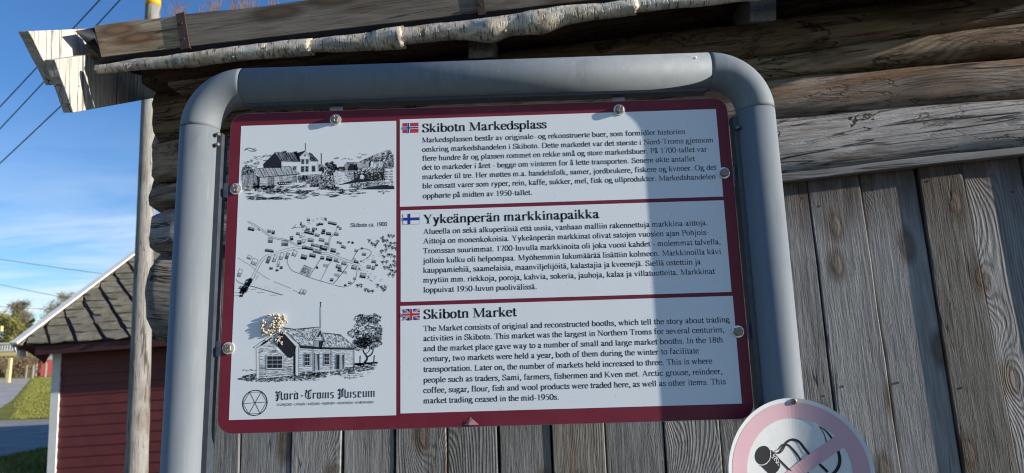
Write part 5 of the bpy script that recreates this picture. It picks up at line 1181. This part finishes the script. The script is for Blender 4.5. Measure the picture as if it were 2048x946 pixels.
# ---------------------------------------------------------------- ground and its sheets
def gz(x, y):
    base = 0.0 if y < 24 else 0.034 * (y - 24) if y < 80 else 1.904 + 0.01 * (y - 80)
    if y > 400: base = 1.904 + 3.2 
    return base
def gpt(px, py, lift=0.0):
    """where the line of sight through a photograph pixel meets the ground"""
    d = pray(px, py); t = 5.0
    for k in range(4000):
        q = CAM + d * t
        if q.z <= gz(q.x, q.y): break
        t += 0.05
    q.z = gz(q.x, q.y) + lift; return q
def ground_mat(name, a, b, c, sc, bump=0.5, bd=0.02, stretch=(1, 1, 1)):
    mt, nt, bs = new_mat(name); raw, p, oi = objcoord(nt); p = nt.mul3(p, stretch)
    n = nt.noise(p, sc, 6.0, 0.65); n2 = nt.noise(p, sc * 0.06, 3.0, 0.5)
    f = nt.m('ADD', nt.m('MULTIPLY', n, 0.65), nt.m('MULTIPLY', n2, 0.35))
    nt.put(bs.inputs['Base Color'], nt.ramp(f, [(0.36, a), (0.5, b), (0.64, c)])); bs.inputs['Roughness'].default_value = 0.95; bs.inputs['Specular IOR Level'].default_value = 0.1
    nt.put(bs.inputs['Normal'], nt.node('ShaderNodeBump', {'Height': n, 'Strength': bump, 'Distance': bd}).outputs[0]); return mt
M_grass = ground_mat('lawn', (0.09, 0.105, 0.020), (0.20, 0.20, 0.04), (0.30, 0.27, 0.08), 9.0)
M_gravel = ground_mat('gravel_path', (0.28, 0.27, 0.25), (0.42, 0.405, 0.375), (0.54, 0.52, 0.48), 14.0, 0.4, 0.01)
M_asph = ground_mat('asphalt_road', (0.20, 0.20, 0.19), (0.29, 0.285, 0.27), (0.38, 0.37, 0.35), 20.0, 0.3, 0.005)
xs = [-900, -300, -120] + [-80 + 4 * i for i in range(31)] + [80, 200, 500, 900]; ys = [-120, -30, -8] + [0 + 4 * i for i in range(26)] + [130, 200, 399, 401, 900, 2600]
mb = MB(); mb.add([(x, y, gz(x, y)) for y in ys for x in xs], [(j * len(xs) + i, j * len(xs) + i + 1, (j + 1) * len(xs) + i + 1, (j + 1) * len(xs) + i) for j in range(len(ys) - 1) for i in range(len(xs) - 1)])
tag(mb.build('ground', M_grass, None, smooth=False), kind='structure')
def sheet(name, px_poly, mat, lift):
    P_ = [gpt(x, y, lift) for x, y in px_poly]; mb = MB(); mb.add(P_, [tuple(range(len(P_)))]); 
    b = mb.build(name, mat, None); tag(b, kind='structure'); return b
def strip(name, rows, mat, lift, n=14):
    """rows: (near-left, near-right) world pairs, subdivided along y so that it follows the ground"""
    mb = MB(); V_ = []
    for i in range(len(rows) - 1):
        (a, b), (c, d) = rows[i], rows[i + 1]
        for k in range(n if i < len(rows) - 2 else n + 1):
            t = k / n; l = a.lerp(c, t); r = b.lerp(d, t); row = [l.lerp(r, u / 6) for u in range(7)]; V_.append([Vector((q.x, q.y, gz(q.x, q.y) + lift)) for q in row])
    mb.loft(V_, caps=False, closed=False); o = mb.build(name, mat, None, fixn=False)
    if o.data.polygons[0].normal.z < 0: o.data.flip_normals()
    return tag(o, kind='structure')
ry0 = gpt(60, 908).y; ry1 = gpt(60, 841).y
V2 = lambda x, y: Vector((x, y, 0))
_g0, _g1 = gpt(0, 916), gpt(108, 893)
ROAD = [(-60, 2.0), (_g0.x, _g0.y), (_g1.x, _g1.y), (60, _g1.y + 2), (60, ry1 - .5), (_g1.x, ry1), (-60, ry1 + .6)]
mb = MB(); mb.add([(x, y, 0.012) for x, y in ROAD], [tuple(range(7))]); tag(mb.build('road', M_asph, None, fixn=False), kind='structure')
a = gpt(-60, 838); b = gpt(12, 838); c = gpt(26, 800); d = gpt(62, 757); e = gpt(-60, 757); f = gpt(-60, 800)
strip('gravel_drive', [(V2(a.x - 4, ry1 - .3), V2(b.x, ry1 - .3)), (V2(f.x - 3, f.y), V2(c.x, c.y)), (V2(e.x, e.y), V2(d.x, d.y))], M_gravel, 0.02)

M_yard = ground_mat('trodden_gravel', (0.07, 0.068, 0.06), (0.10, 0.098, 0.088), (0.14, 0.135, 0.12), 18.0, 0.5, 0.01)
strip('gravel_yard', [(V2(-9, -14), V2(22, -14)), (V2(-9, 6.6), V2(22, 6.6))], M_yard, 0.016)
# ---------------------------------------------------------------- red outbuilding with a slate roof
M_redw = plain('red_paint', (0.115, 0.019, 0.016), rough=0.6, var=0.15, vscale=6, bump=0.2, bscale=60, bdist=0.001)
M_whitew = plain('white_paint', (0.72, 0.71, 0.66), rough=0.55, var=0.05, vscale=12, dirt=(0.4, 0.38, 0.32), dirt_amt=0.25)
M_dred = plain('dark_red_trim', (0.05, 0.010, 0.009), rough=0.6, var=0.15, vscale=10)
def slate_mat():
    mt, nt, bs = new_mat('slate'); raw, p, oi = objcoord(nt)
    n = nt.noise(nt.mul3(p, (9, 9, 9)), 1.0, 5.0, 0.7); col = nt.ramp(n, [(0.3, (0.13, 0.112, 0.075)), (0.5, (0.25, 0.215, 0.15)), (0.7, (0.36, 0.32, 0.22))])
    l = nt.noise(p, 26.0, 4.0, 0.7); col = nt.mix(nt.maprange(l, 0.53, 0.64, 0, 0.8), col, (0.32, 0.29, 0.17))
    col = nt.mix(nt.m('MULTIPLY', nt.m('SUBTRACT', oi, 0.4), 0.5, clamp=True), col, (0.10, 0.095, 0.08))
    nt.put(bs.inputs['Base Color'], col); bs.inputs['Roughness'].default_value = 0.85; bs.inputs['Specular IOR Level'].default_value = 0.2
    nt.put(bs.inputs['Normal'], nt.node('ShaderNodeBump', {'Height': n, 'Strength': 0.5, 'Distance': 0.01}).outputs[0]); return mt
M_slate = slate_mat()
HT = math.radians(1.5); HU = Vector((math.cos(HT), -math.sin(HT), 0)); HN = Vector((-math.sin(HT), -math.cos(HT), 0))
HZ = Matrix.Rotation(math.radians(2.2), 3, HN)           # the old shed has settled: it leans a little along its front
HU2 = HZ @ HU; HUP = HZ @ UPV
HW = at_plane(112, 760, (0, 7.0, 0), Vector((0, 1, 0)))     # front left corner of the walls, at eye level
def HP(u, out, up): return HW + HU2 * u + HN * out + HUP * (up - HW.z)
hroot = empty('red_outbuilding', Vector((HW.x + 2.4, HW.y + 1.5, 0)), 'dark red clapboard outbuilding with mossy slate roof and white corner board', 'building')
WLEN, WDEP, WTOP = 5.2, 5.0, 1.86
# boards one by one, lower edge proud
bh = 0.115; z = -0.2; k = 0
while z < WTOP - 0.02:
    z1 = min(z + bh, WTOP); mb = MB()
    sec = [(0.0, z), (0.017, z), (0.019, z + 0.012), (0.008, z1 + 0.010), (0.0, z1 + 0.010)]
    mb.loft([[HP(u_, o, zz) for o, zz in sec] for u_ in (0.06, WLEN)]); mb.build('siding_board', M_redw, hroot); z += bh; k += 1
mb = MB(); pts = [HP(0, -0.02, -0.3), HP(WLEN, -0.02, -0.3), HP(WLEN, -0.02, WTOP), HP(0, -0.02, WTOP)]; mb.prism(pts, -HN * WDEP); mb.build('wall', M_redw, hroot)
mb = MB(); mb.prism([HP(-0.03, 0.035, -0.3), HP(0.065, 0.035, -0.3), HP(0.065, 0.035, WTOP), HP(-0.03, 0.035, WTOP)], -HN * 0.13); mb.build('corner_board', M_whitew, hroot)
RP = math.radians(31.5); OV = 0.36; GO = 0.21
def RPt(u, s, lift=0.0):  # s metres up the roof slope from the eave
    return HP(u, OV, WTOP + 0.03) + (-HN * math.cos(RP) + HUP * math.sin(RP)) * s + (HN * math.sin(RP) + HUP * math.cos(RP)) * lift
RLEN = 3.1
mb = MB(); mb.prism([RPt(-GO, 0), RPt(WLEN + GO, 0), RPt(WLEN + GO, RLEN), RPt(-GO, RLEN)], -(HN * math.sin(RP) + HUP * math.cos(RP)) * 0.05)
mb.build('roof_deck', M_dred, hroot)
# far slope and gable wall fill
rt0, rt1 = RPt(-GO, RLEN), RPt(WLEN + GO, RLEN); bk = -HN * RLEN * math.cos(RP) - HUP * RLEN * math.sin(RP)
mb = MB(); mb.prism([rt0, rt1, rt1 + bk, rt0 + bk], -HUP * 0.05); mb.build('back_roof', M_slate, hroot)
mb = MB(); mb.prism([HP(0, -0.02, WTOP), RPt(0.0, RLEN, -0.06), HP(0, -WDEP, WTOP)], HU2 * 0.04); mb.build('gable_wall', M_redw, hroot)
mb = MB(); mb.prism([HP(0, OV, WTOP - 0.085), HP(WLEN, OV, WTOP - 0.085), HP(WLEN, OV, WTOP + 0.012), HP(0, OV, WTOP + 0.012)], -HN * 0.022); 
mb2 = mb; mb.build('eave_board', M_dred, hroot)
mb = MB(); mb.prism([HP(-GO + .03, OV - 0.01, WTOP + .0), HP(-GO + .03, 0.0, WTOP - 0.02), HP(-GO + .05, 0.02, WTOP - .17), HP(-0.05, 0.03, WTOP - 0.0)], HU2 * 0.03); mb.build('soffit', M_dred, hroot)
nrm_ = HN * math.sin(RP) + HUP * math.cos(RP); up_ = -HN * math.cos(RP) + HUP * math.sin(RP)
mb = MB(); A = RPt(-GO - .024, -0.04, -0.05); mb.prism([A, A + up_ * (RLEN + .05), A + up_ * (RLEN + .05) + nrm_ * 0.10, A + nrm_ * 0.085], HU2 * 0.024); mb.build('barge_board', M_whitew, hroot)
mb = MB(); A = RPt(-GO - .026, -0.03, -0.12); mb.prism([A, A + HN * -0.1, A + HN * -0.1 + HUP * .10, A + HUP * .10], HU2 * 0.03); mb.build('barge_end', M_whitew, hroot)
mb = MB(); A = RPt(-GO - .03, -0.05, 0.052); mb.prism([A, A + up_ * (RLEN + .06), A + up_ * (RLEN + .06) + HU2 * 0.085, A + HU2 * 0.085], nrm_ * 0.022); mb.build('rake_cover_board', M_whitew, hroot)
rs = random.Random(31); cw, chh, SK = 0.30, 0.21, 0.17
for row in range(15):
    s0 = -0.035 + row * chh; off = -row * SK
    u_ = -GO - cw - 0.2 + (off % cw)
    while u_ < WLEN + GO:
        a, b = u_ + 0.046, u_ + cw - 0.004
        kk = SK * (chh + .05) / chh; cl_ = lambda x: max(-GO + .002, min(WLEN + GO, x))
        if b > -GO + .05 and a < WLEN + GO - .05:
            j = [rs.uniform(-.019, .019) for _ in range(6)]; th = rs.uniform(0.012, 0.02); l0 = 0.024 + rs.uniform(0, .006)
            lo = [RPt(cl_(a + j[0] * .5), s0 + j[1], l0), RPt((cl_(a) + cl_(b)) / 2, s0 - 0.012 + j[2], l0 + .002), RPt(cl_(b + j[3] * .3), s0 + j[4], l0)]; hi = [RPt(cl_(b - kk), s0 + chh + .05, 0.010), RPt(cl_(a - kk), s0 + chh + .05, 0.010)]
            if (hi[0] - hi[1]).length < .01: hi = hi[:1]
            mb = MB(); mb.prism(lo + hi, nrm_ * th); mb.build('slate', M_slate, hroot)
        u_ += cw

# unseen booth added behind the storehouse only to cast shadow over the road
booth = empty('added_shadow_booth', Vector((0.5, 15, 0)), 'unseen booth with a gable roof, added behind the log storehouse to shade the road', 'building')
mb = MB(); mb.box((-3.0, 11.6, -0.1), (4.0, 17.8, 2.7)); mb.build('wall', M_plank, booth)
mb = MB(); mb.prism([(-3.3, 11.3, 2.7), (-3.3, 14.7, 4.3), (-3.3, 18.1, 2.7)], (7.6, 0, 0)); mb.build('roof', M_slate, booth)
# ---------------------------------------------------------------- pole and wires
pole = empty('utility_pole', Vector((0, 0, 0)), 'weathered grey wooden utility pole with yellow band, behind the storehouse corner', 'utility pole')
PD = 5.2
def PPt(px, py): return at_y(px, py, PD)
pb = PPt(273, 946); ptp = PPt(306, 0); dv = (ptp - pb); pfoot = pb - dv * ((pb.z + 0.4) / dv.z); ptop = pb + dv * ((8.2 - pb.z) / dv.z)
rb = (PPt(294, 946) - PPt(252, 946)).length / 2; rt = (PPt(319.5, 3) - PPt(292.5, 3)).length / 2
path = []; rad = []
for i in range(80):
    q = pfoot.lerp(ptop, i / 79); path.append(q + Vector((mnoise.noise(Vector((0, 0, q.z * .8))) * .012, 0, 0))); t = (q.z - pb.z) / (ptp.z - pb.z); rad.append(max(0.05, rb + (rt - rb) * (1 - (1 - t) ** 1.6 if 0 < t < 1 else t)) * (1 + 0.035 * mnoise.noise(Vector((1, 2, q.z * 4)))))
mb = MB(); mb.tube(path, rad, 28); po = mb.build('shaft', M_pole, pole, frame((pfoot + ptop) / 2, dv, (0, 1, 0)), smooth=True)
pole.location = pfoot; 
WM[pole.name] = Matrix.Translation(pfoot); po.matrix_basis = Matrix.Translation(-pfoot) @ po.matrix_basis
q0 = PPt(306, 13); q1 = PPt(306.5, -6); mb = MB(); mb.tube([q0, q1], [rt * 1.05] * 2, 28); mb.build('yellow_band', plain('yellow_band', (0.85, 0.42, 0.02), rough=0.45), pole, smooth=True)
M_wire = plain('wire', (0.05, 0.052, 0.06), rough=0.6)
def wire(pts, r, label, mat=M_wire, sag=0.0, n=24, group='overhead wires', name='power_line'):
    A, Bq = pts; path = [A.lerp(Bq, i / n) - Vector((0, 0, sag * 4 * (i / n) * (1 - i / n))) for i in range(n + 1)]; mb = MB(); mb.tube(path, r, 8); tag(mb.build(name, mat, None, smooth=True), label, 'wire')
# thick ones: back from over the roof to a far pole on the left
wire((at_y(-420, 640, 17.0), at_y(420, -240, 5.5)), 0.0085, 'upper of the two thick black wires crossing the blue sky at upper left', sag=0.15)
wire((at_y(-420, 690, 16.6), at_y(470, -250, 5.8)), 0.0085, 'lower of the two thick black wires crossing the blue sky at upper left', sag=0.12)
wire((at_y(-500, 760, 15.0), at_y(312, 30, PD + .15)), 0.007, 'lone black wire running from the pole to the left edge below the barge boards', sag=0.18)
M_wire2 = plain('far_wire', (0.05, 0.05, 0.055), rough=0.6)
wire((at_y(-300, 470, 60.0), at_y(420, 575, 48.0)), 0.018, 'topmost of the three thin far wires above the slate roof', M_wire2, sag=0.2)
wire((at_y(-300, 500, 60.0), at_y(420, 648, 48.0)), 0.018, 'middle one of the three thin far wires above the slate roof', M_wire2, sag=0.3)
wire((at_y(-300, 592, 60.0), at_y(420, 634, 48.0)), 0.018, 'lowest of the three thin far wires above the slate roof', M_wire2, sag=0.15)

# ---------------------------------------------------------------- far things at the left edge
def on_ground(px, Y):
    q = at_y(px, 750, Y); return Vector((q.x, Y, gz(q.x, Y)))
YB = 48.0
yel = empty('yellow_house', on_ground(-70, YB + 4), 'yellow house at the left edge with a white railed balcony on a post', 'house')
M_yel = plain('yellow_paint', (0.70, 0.58, 0.24), rough=0.6, var=0.05, vscale=4)
def py_z(py, Y, px=20): return at_y(px, py, Y).z
def bxp(name, px0, px1, py0, py1, Y, dep, mat, par):
    a = at_y(px0, py1, Y); b = at_y(px1, py0, Y); a.z = at_y(px1, py1, Y).z; mb = MB(); mb.box((a.x, Y, min(a.z, b.z)), (b.x, Y + dep, max(a.z, b.z))); return mb.build(name, mat, par)
bxp('deck', -220, 39, 702.5, 711, YB, .6, M_yel, yel)
bxp('top_rail', -220, 37, 684.5, 687.5, YB - .05, .08, M_whitew, yel); bxp('bottom_rail', -220, 37, 699.5, 702, YB - .05, .08, M_whitew, yel)
_e = at_y(37, 700, YB).x; _z0, _z1, _z2 = py_z(702, YB), py_z(687, YB), py_z(685, YB)
mb = MB(); mb.box((_e - .05, YB + .06, _z1), (_e, YB + .6, _z2)); mb.build('top_rail', M_whitew, yel)
for k in range(4):
    mb = MB(); mb.box((_e - .04, YB + .1 + k * .14, _z0), (_e, YB + .16 + k * .14, _z1)); mb.build('baluster', M_whitew, yel)
for k in range(28): bxp('baluster', 33.4 - k * 5.2, 37 - k * 5.2, 687, 700, YB, 0.05, M_whitew, yel)
p_ = at_y(18, 711, YB); mb = MB(); mb.box((p_.x - .09, YB + .1, gz(0, YB) - .1), (p_.x + .09, YB + .28, p_.z)); mb.build('post', M_yel, yel)
a = at_y(-900, 750, YB + 2.7); b = Vector((-46.5, 0, 0)); mb = MB(); mb.box((a.x, YB + 2.7, 0.5), (b.x, YB + 10, 6.8)); mb.build('wall', M_yel, yel)
mb = MB(); mb.prism([(a.x, YB + 1.9, 6.8), (a.x, YB + 6.3, 9.6), (a.x, YB + 10.8, 6.8)], (b.x - a.x + .35, 0, 0)); mb.build('roof', plain('dark_roof', (0.06, 0.055, 0.05), rough=0.8), yel)
bxp('eave_corner', -30, 3, 652, 662, YB + 1.0, 0.2, M_yel, yel)
# grey shed, red gable sliver, posts
YS = 62.0
shed = empty('grey_shed', on_ground(120, YS), 'low grey boarded shed behind the lawn, beside the red outbuilding corner', 'shed')
a = on_ground(82, YS); b = on_ground(175, YS)
M_shed = wood('shed_boards', (0.10, 0.10, 0.10), (0.17, 0.17, 0.175), (0.24, 0.24, 0.25), K=8, bump=0.3, bdist=0.01, knots=0.0)
n_ = 16
for k in range(n_):
    x0 = a.x + (b.x - a.x) * k / n_; x1 = a.x + (b.x - a.x) * (k + 1) / n_ - 0.03; mb = MB(); mb.box((x0, YS, a.z - .1), (x1, YS + .04 + .03 * (k % 2), a.z + 1.55)); mb.build('wall_board', M_shed, shed)
mb = MB(); mb.box((a.x, YS + .09, a.z - .1), (b.x, YS + 3, a.z + 1.52)); mb.build('wall', M_shed, shed)
mb = MB(); mb.prism([(a.x - .2, YS - .3, a.z + 1.56), (a.x - .2, YS + 1.6, a.z + 2.1), (a.x - .2, YS + 3.4, a.z + 1.56)], (b.x - a.x + .4, 0, 0)); mb.build('roof', M_shed, shed)
YR = 58.0; a = on_ground(70, YR); rsd = empty('red_shed', a + Vector((.4, 1, 0)), 'small red shed half hidden by the outbuilding eave', 'shed')
b = on_ground(81, YR); mb = MB(); mb.box((a.x + .12, YR, a.z - .1), (b.x, YR + 2, a.z + 1.35)); mb.build('wall', plain('bright_red_paint', (0.22, 0.03, 0.025), rough=0.6), rsd)
mb = MB(); mb.box((a.x, YR - .03, a.z - .1), (a.x + .13, YR + .1, a.z + 1.35)); mb.build('corner_board', M_whitew, rsd)
mb = MB(); mb.prism([(a.x - .1, YR - .1, a.z + 1.35), (b.x + .1, YR - .1, a.z + 1.35), ((a.x + b.x) / 2, YR - .1, a.z + 1.7)], (0, 2.2, 0)); mb.build('roof', M_shed, rsd)
M_postw = plain('weathered_post', (0.24, 0.21, 0.17), rough=0.8, var=0.2, vscale=5)
for px, h, tx in ((13, .8, 'leftmost wooden fence post at the lawn edge, beside the balcony post'), (52, 1.0, 'wooden fence post in front of the brown bushes'), (65, 1.05, 'wooden fence post between the brown bushes and the red shed'), (90, 1.2, 'wooden fence post in front of the grey shed')):
    q = on_ground(px, 54.0); mb = MB(); mb.tube([q - Vector((0, 0, .1)), q + Vector((0.02, 0, h * .6)), q + Vector((0.0, 0, h))], [.11, .1, .09], 8); tag(mb.build('fence_post', M_postw, None), tx, 'fence post', 'fence posts along the lawn')

# grass blades standing on the lit lawn
mb = MB(); rs = random.Random(77); y0_, y1_ = ry1 + .7, 62.0
def drive_edge(y):
    pts = [(b_.y, b_.x) for b_ in (gpt(12, 838), gpt(26, 800), gpt(62, 757))]
    for (ya, xa), (yb, xb) in zip(pts, pts[1:]):
        if y <= yb: return xa + (xb - xa) * (y - ya) / (yb - ya)
    return pts[-1][1]
_de = [drive_edge(y0_ + k * .5) for k in range(int((y1_ - y0_) / .5) + 2)]
for k in range(46000):
    y = y0_ + (y1_ - y0_) * rs.random() ** 1.25; xl = _de[int((y - y0_) / .5)]; xr = -0.635 * y
    x = rs.uniform(xl + .1, max(xl + 1, xr)); l = rs.uniform(.03, .085) * (1 + .35 * mnoise.noise(Vector((x * .6, y * .3, 0)))) * (1 + (y - 20) * .012); wd_ = l * .16; a = rs.uniform(0, PI); c = Vector((x, y, gz(x, y) - .005)); s_ = Vector((math.cos(a), math.sin(a), 0)) * wd_
    mb.add([c - s_, c + s_, c + Vector((rs.gauss(0, .4) * l, rs.gauss(0, .4) * l, l))], [(0, 1, 2)])
for k in range(9000):
    y = rs.uniform(9.5, _g1.y + .6); x = rs.uniform(-.82 * y, -.55 * y)
    if inside((x, y), ROAD): continue
    l = rs.uniform(.04, .1); a = rs.uniform(0, PI); c = Vector((x, y, -.005)); s_ = Vector((math.cos(a), math.sin(a), 0)) * l * .13
    mb.add([c - s_, c + s_, c + Vector((rs.gauss(0, .4) * l, rs.gauss(0, .4) * l, l))], [(0, 1, 2)])
# ---------------------------------------------------------------- trees and bushes
def leafmat(name, cols, rough=0.7):
    mt, nt, bs = new_mat(name); raw, p, oi = objcoord(nt); n = nt.noise(p, 1.4, 3.0, 0.6); n2 = nt.noise(p, 22.0, 1.0, 0.5); f = nt.m('ADD', nt.m('MULTIPLY', n, .6), nt.m('MULTIPLY', n2, .4))
    nt.put(bs.inputs['Base Color'], nt.ramp(f, [(0.35, cols[0]), (0.5, cols[1]), (0.65, cols[2])])); bs.inputs['Roughness'].default_value = rough; bs.inputs['Specular IOR Level'].default_value = 0.2; return mt
M_spruce = leafmat('spruce_needles', ((0.018, 0.030, 0.014), (0.035, 0.05, 0.022), (0.06, 0.075, 0.03)))
M_birch = leafmat('spring_birch', ((0.13, 0.14, 0.035), (0.24, 0.225, 0.065), (0.35, 0.31, 0.10)))
M_bare = leafmat('bare_twigs', ((0.13, 0.12, 0.085), (0.22, 0.20, 0.14), (0.30, 0.27, 0.19)))
M_brush = leafmat('brown_brush', ((0.10, 0.06, 0.035), (0.19, 0.13, 0.07), (0.26, 0.19, 0.10)))
M_trunk = plain('tree_bark', (0.16, 0.13, 0.10), rough=0.9, var=0.3, vscale=3)
tag(mb.build('grass', leafmat('grass_blades', ((0.10, 0.125, 0.022), (0.20, 0.21, 0.045), (0.30, 0.28, 0.08))), None, fixn=False), 'short yellow green grass of the lawn beside the gravel drive', 'grass', kind='stuff')
def leaf_tree(px, Y, h, w_, mat, seed, label, kind='birch', nleaf=2600, ls=0.12, group=None, cat='tree', name=None):
    rs = random.Random(seed); q = on_ground(px, Y); root = empty(name or (kind + '_tree'), q, label, cat, group)
    tk = MB(); top = q + Vector((rs.uniform(-.3, .3), 0, h * 0.96)); tk.tube([q - Vector((0, 0, .2)), q.lerp(top, .4) + Vector((rs.uniform(-.15, .15), 0, 0)), q.lerp(top, .75), top], [h * .017, h * .012, h * .006, h * .0015], 8)
    lf = MB(); tips = []
    if kind == 'spruce':
        for k in range(int(h * 9)):
            t = (k / (h * 9)) ** 0.9; z_ = h * (0.06 + 0.92 * t); r = w_ / 2 * (1 - t) ** 0.85 * rs.uniform(.65, 1.15) + .08; a = rs.uniform(0, 2 * PI); s = q + Vector((0, 0, z_)); e = s + Vector((math.cos(a) * r, math.sin(a) * r, -r * .35))
            tk.tube([s, e], [.02, .006], 4)
            for j in range(int(6 + r * 16)):
                u_ = rs.uniform(.12, 1.0); c = s.lerp(e, u_) + Vector((rs.gauss(0, .09 + .06 * r), rs.gauss(0, .09 + .06 * r), rs.gauss(-.05, .06))); tips.append((c, Vector((math.cos(a), math.sin(a), -.5))))
        for c, d in tips:
            l = ls * rs.uniform(.7, 1.5); s_ = Vector((rs.gauss(0, 1), rs.gauss(0, 1), rs.gauss(0, .6))).normalized() * l * .28; dd = (d + Vector((rs.gauss(0, .4), rs.gauss(0, .4), rs.gauss(-.3, .3)))).normalized() * l
            lf.add([c - s_, c + s_, c + dd], [(0, 1, 2)])
    else:
        nbz = int(16 + h * 2.2)
        for k in range(nbz):
            t = 0.22 + 0.75 * (k / nbz); s = q.lerp(top, t); a = rs.uniform(0, 2 * PI); L_ = w_ * .55 * math.sin(PI * min(1, (t - .05) * .95)) ** .7 * rs.uniform(.6, 1.15) + .2
            e = s + Vector((math.cos(a) * L_ * .8, math.sin(a) * L_ * .8, L_ * rs.uniform(.45, .9))); tk.tube([s, s.lerp(e, .5) + Vector((0, 0, -.04 * L_)), e], [h * .005, h * .003, .008], 5)
            for j in range(7):
                u_ = rs.uniform(.3, 1); s2 = s.lerp(e, u_); b2 = rs.uniform(0, 2 * PI); l2 = L_ * rs.uniform(.2, .5); e2 = s2 + Vector((math.cos(b2) * l2, math.sin(b2) * l2, l2 * rs.uniform(-.1, .9))); tk.tube([s2, e2], [.014, .005], 3)
                for i in range(max(1, nleaf // (nbz * 7))):
                    c = s2.lerp(e2, rs.uniform(.2, 1.1)) + Vector((rs.gauss(0, .13), rs.gauss(0, .13), rs.gauss(0, .13))); l = ls * rs.uniform(.6, 1.4)
                    a1 = Vector((rs.gauss(0, 1), rs.gauss(0, 1), rs.gauss(0, 1))).normalized(); a2 = a1.cross(Vector((rs.gauss(0, 1), rs.gauss(0, 1), rs.gauss(0, 1)))).normalized()
                    if mat is M_bare: lf.add([c - a2 * l * .06, c + a2 * l * .06, c + a1 * l * 1.8], [(0, 1, 2)])
                    else: lf.add([c - a1 * l * .5, c + a2 * l * .35, c + a1 * l * .5, c - a2 * l * .35], [(0, 1, 2, 3)])
    tk.build('trunk', M_trunk, root, fixn=False); lf.build('crown', mat, root, fixn=False)
G_ = 'trees beyond the lawn'
leaf_tree(2, 74, 5.7, 4.4, M_birch, 1, 'yellow green birch just above the balcony at the left edge', nleaf=5200, ls=.17, group=G_)
leaf_tree(-42, 78, 6.2, 5, M_birch, 2, 'tall yellow green birch cut by the left edge', nleaf=4200, ls=.17, group=G_)
leaf_tree(31, 86, 8.5, 2.2, M_bare, 3, 'tall thin bare tree between the green birch and the dark spruce', kind='bare', nleaf=7200, ls=.4, group=G_)
leaf_tree(55, 78, 6.1, 2.9, M_spruce, 4, 'dark spruce left of the paler spruce, over the brown bushes', kind='spruce', ls=.34, group=G_)
leaf_tree(80, 84, 6.1, 3.3, M_birch, 5, 'olive green tree between the dark spruce and the slate roof', kind='spruce', ls=.36, group=G_)
leaf_tree(97, 90, 5.4, 3.0, M_spruce, 9, 'small dark spruce close to the rake of the slate roof', kind='spruce', ls=.34, group=G_)
leaf_tree(130, 70, 7.3, 4.2, M_bare, 6, 'spreading bare tree rising behind the slate roof', kind='bare', nleaf=9000, ls=.36, group=G_)
leaf_tree(18, 100, 6.4, 4.4, M_birch, 7, 'farther pale green birch behind the thin bare tree', nleaf=3200, ls=.22, group=G_)
leaf_tree(112, 100, 6.6, 4.6, M_birch, 8, 'far green birch low behind the spruces beside the roof rake', nleaf=3400, ls=.22, group=G_)
leaf_tree(230, 84, 9.0, 5, M_bare, 18, 'far bare tree hidden mostly behind the slate roof', kind='bare', nleaf=5000, ls=.36, group=G_)
def bush(px, Y, h, w_, mat, seed, label):
    rs = random.Random(seed); q = on_ground(px, Y); root = empty('bush', q, label, 'bush', 'bushes beyond the lawn'); st = MB(); lf = MB()
    for k in range(70):
        a = rs.uniform(0, 2 * PI); r = rs.uniform(.1, 1) * w_ / 2; s = q + Vector((math.cos(a) * r * .5, math.sin(a) * r * .5, 0)); e = q + Vector((math.cos(a) * r, math.sin(a) * r, h * rs.uniform(.5, 1.05))); st.tube([s, e], [.014, .005], 3)
        for j in range(26):
            c = s.lerp(e, rs.uniform(.15, 1.05)) + Vector((rs.gauss(0, .13), rs.gauss(0, .13), rs.gauss(0, .1))); l = rs.uniform(.1, .26); a1 = Vector((rs.gauss(0, 1), rs.gauss(0, 1), rs.gauss(.6, .8))).normalized() * l; a2 = Vector((rs.gauss(0, 1), rs.gauss(0, 1), rs.gauss(0, 1))).normalized() * l * .22
            lf.add([c - a2, c + a2, c + a1], [(0, 1, 2)])
    st.build('stem', M_trunk, root, fixn=False); lf.build('twigs', mat, root, fixn=False)
bush(38, 57, 1.9, 3.4, M_brush, 1, 'largest brown leafless bush, under the far trees left of the fence posts')
bush(56, 58, 2.0, 3.4, M_brush, 2, 'brown leafless bush in front of the dark spruce')
bush(8, 60, 2.4, 4.0, M_brush, 3, 'brown bush below the balcony deck at the left edge')
bush(-22, 60, 2.4, 4.4, M_brush, 5, 'brown bush under the balcony cut by the left edge')
bush(76, 66, 2.0, 3.6, M_birch, 4, 'low green bush behind the red shed')
# far wood as one mass on a low rise
mb = MB(); rs = random.Random(40)
for k in range(5200):
    x = rs.uniform(-190, 60); y = 150 + rs.uniform(0, 12); hh_ = (6.5 + 3 * mnoise.noise(Vector((x * .06, 0, 1))) + 1.4 * mnoise.noise(Vector((x * .5, 2, 1)))) ; z_ = gz(x, y) + hh_ * rs.random() ** .6; l = rs.uniform(.5, 1.3)
    a1 = Vector((rs.gauss(0, .5), rs.gauss(0, .5), 1)).normalized() * l; a2 = Vector((rs.gauss(0, 1), rs.gauss(0, 1), rs.gauss(0, .3))).normalized() * l * .4
    c = Vector((x, y, z_)); mb.add([c - a2, c + a2, c + a1], [(0, 1, 2)])
tag(mb.build('far_wood', M_spruce, None, fixn=False), 'dark line of far trees low on the horizon', 'forest', kind='stuff')
bpy.context.view_layer.update()
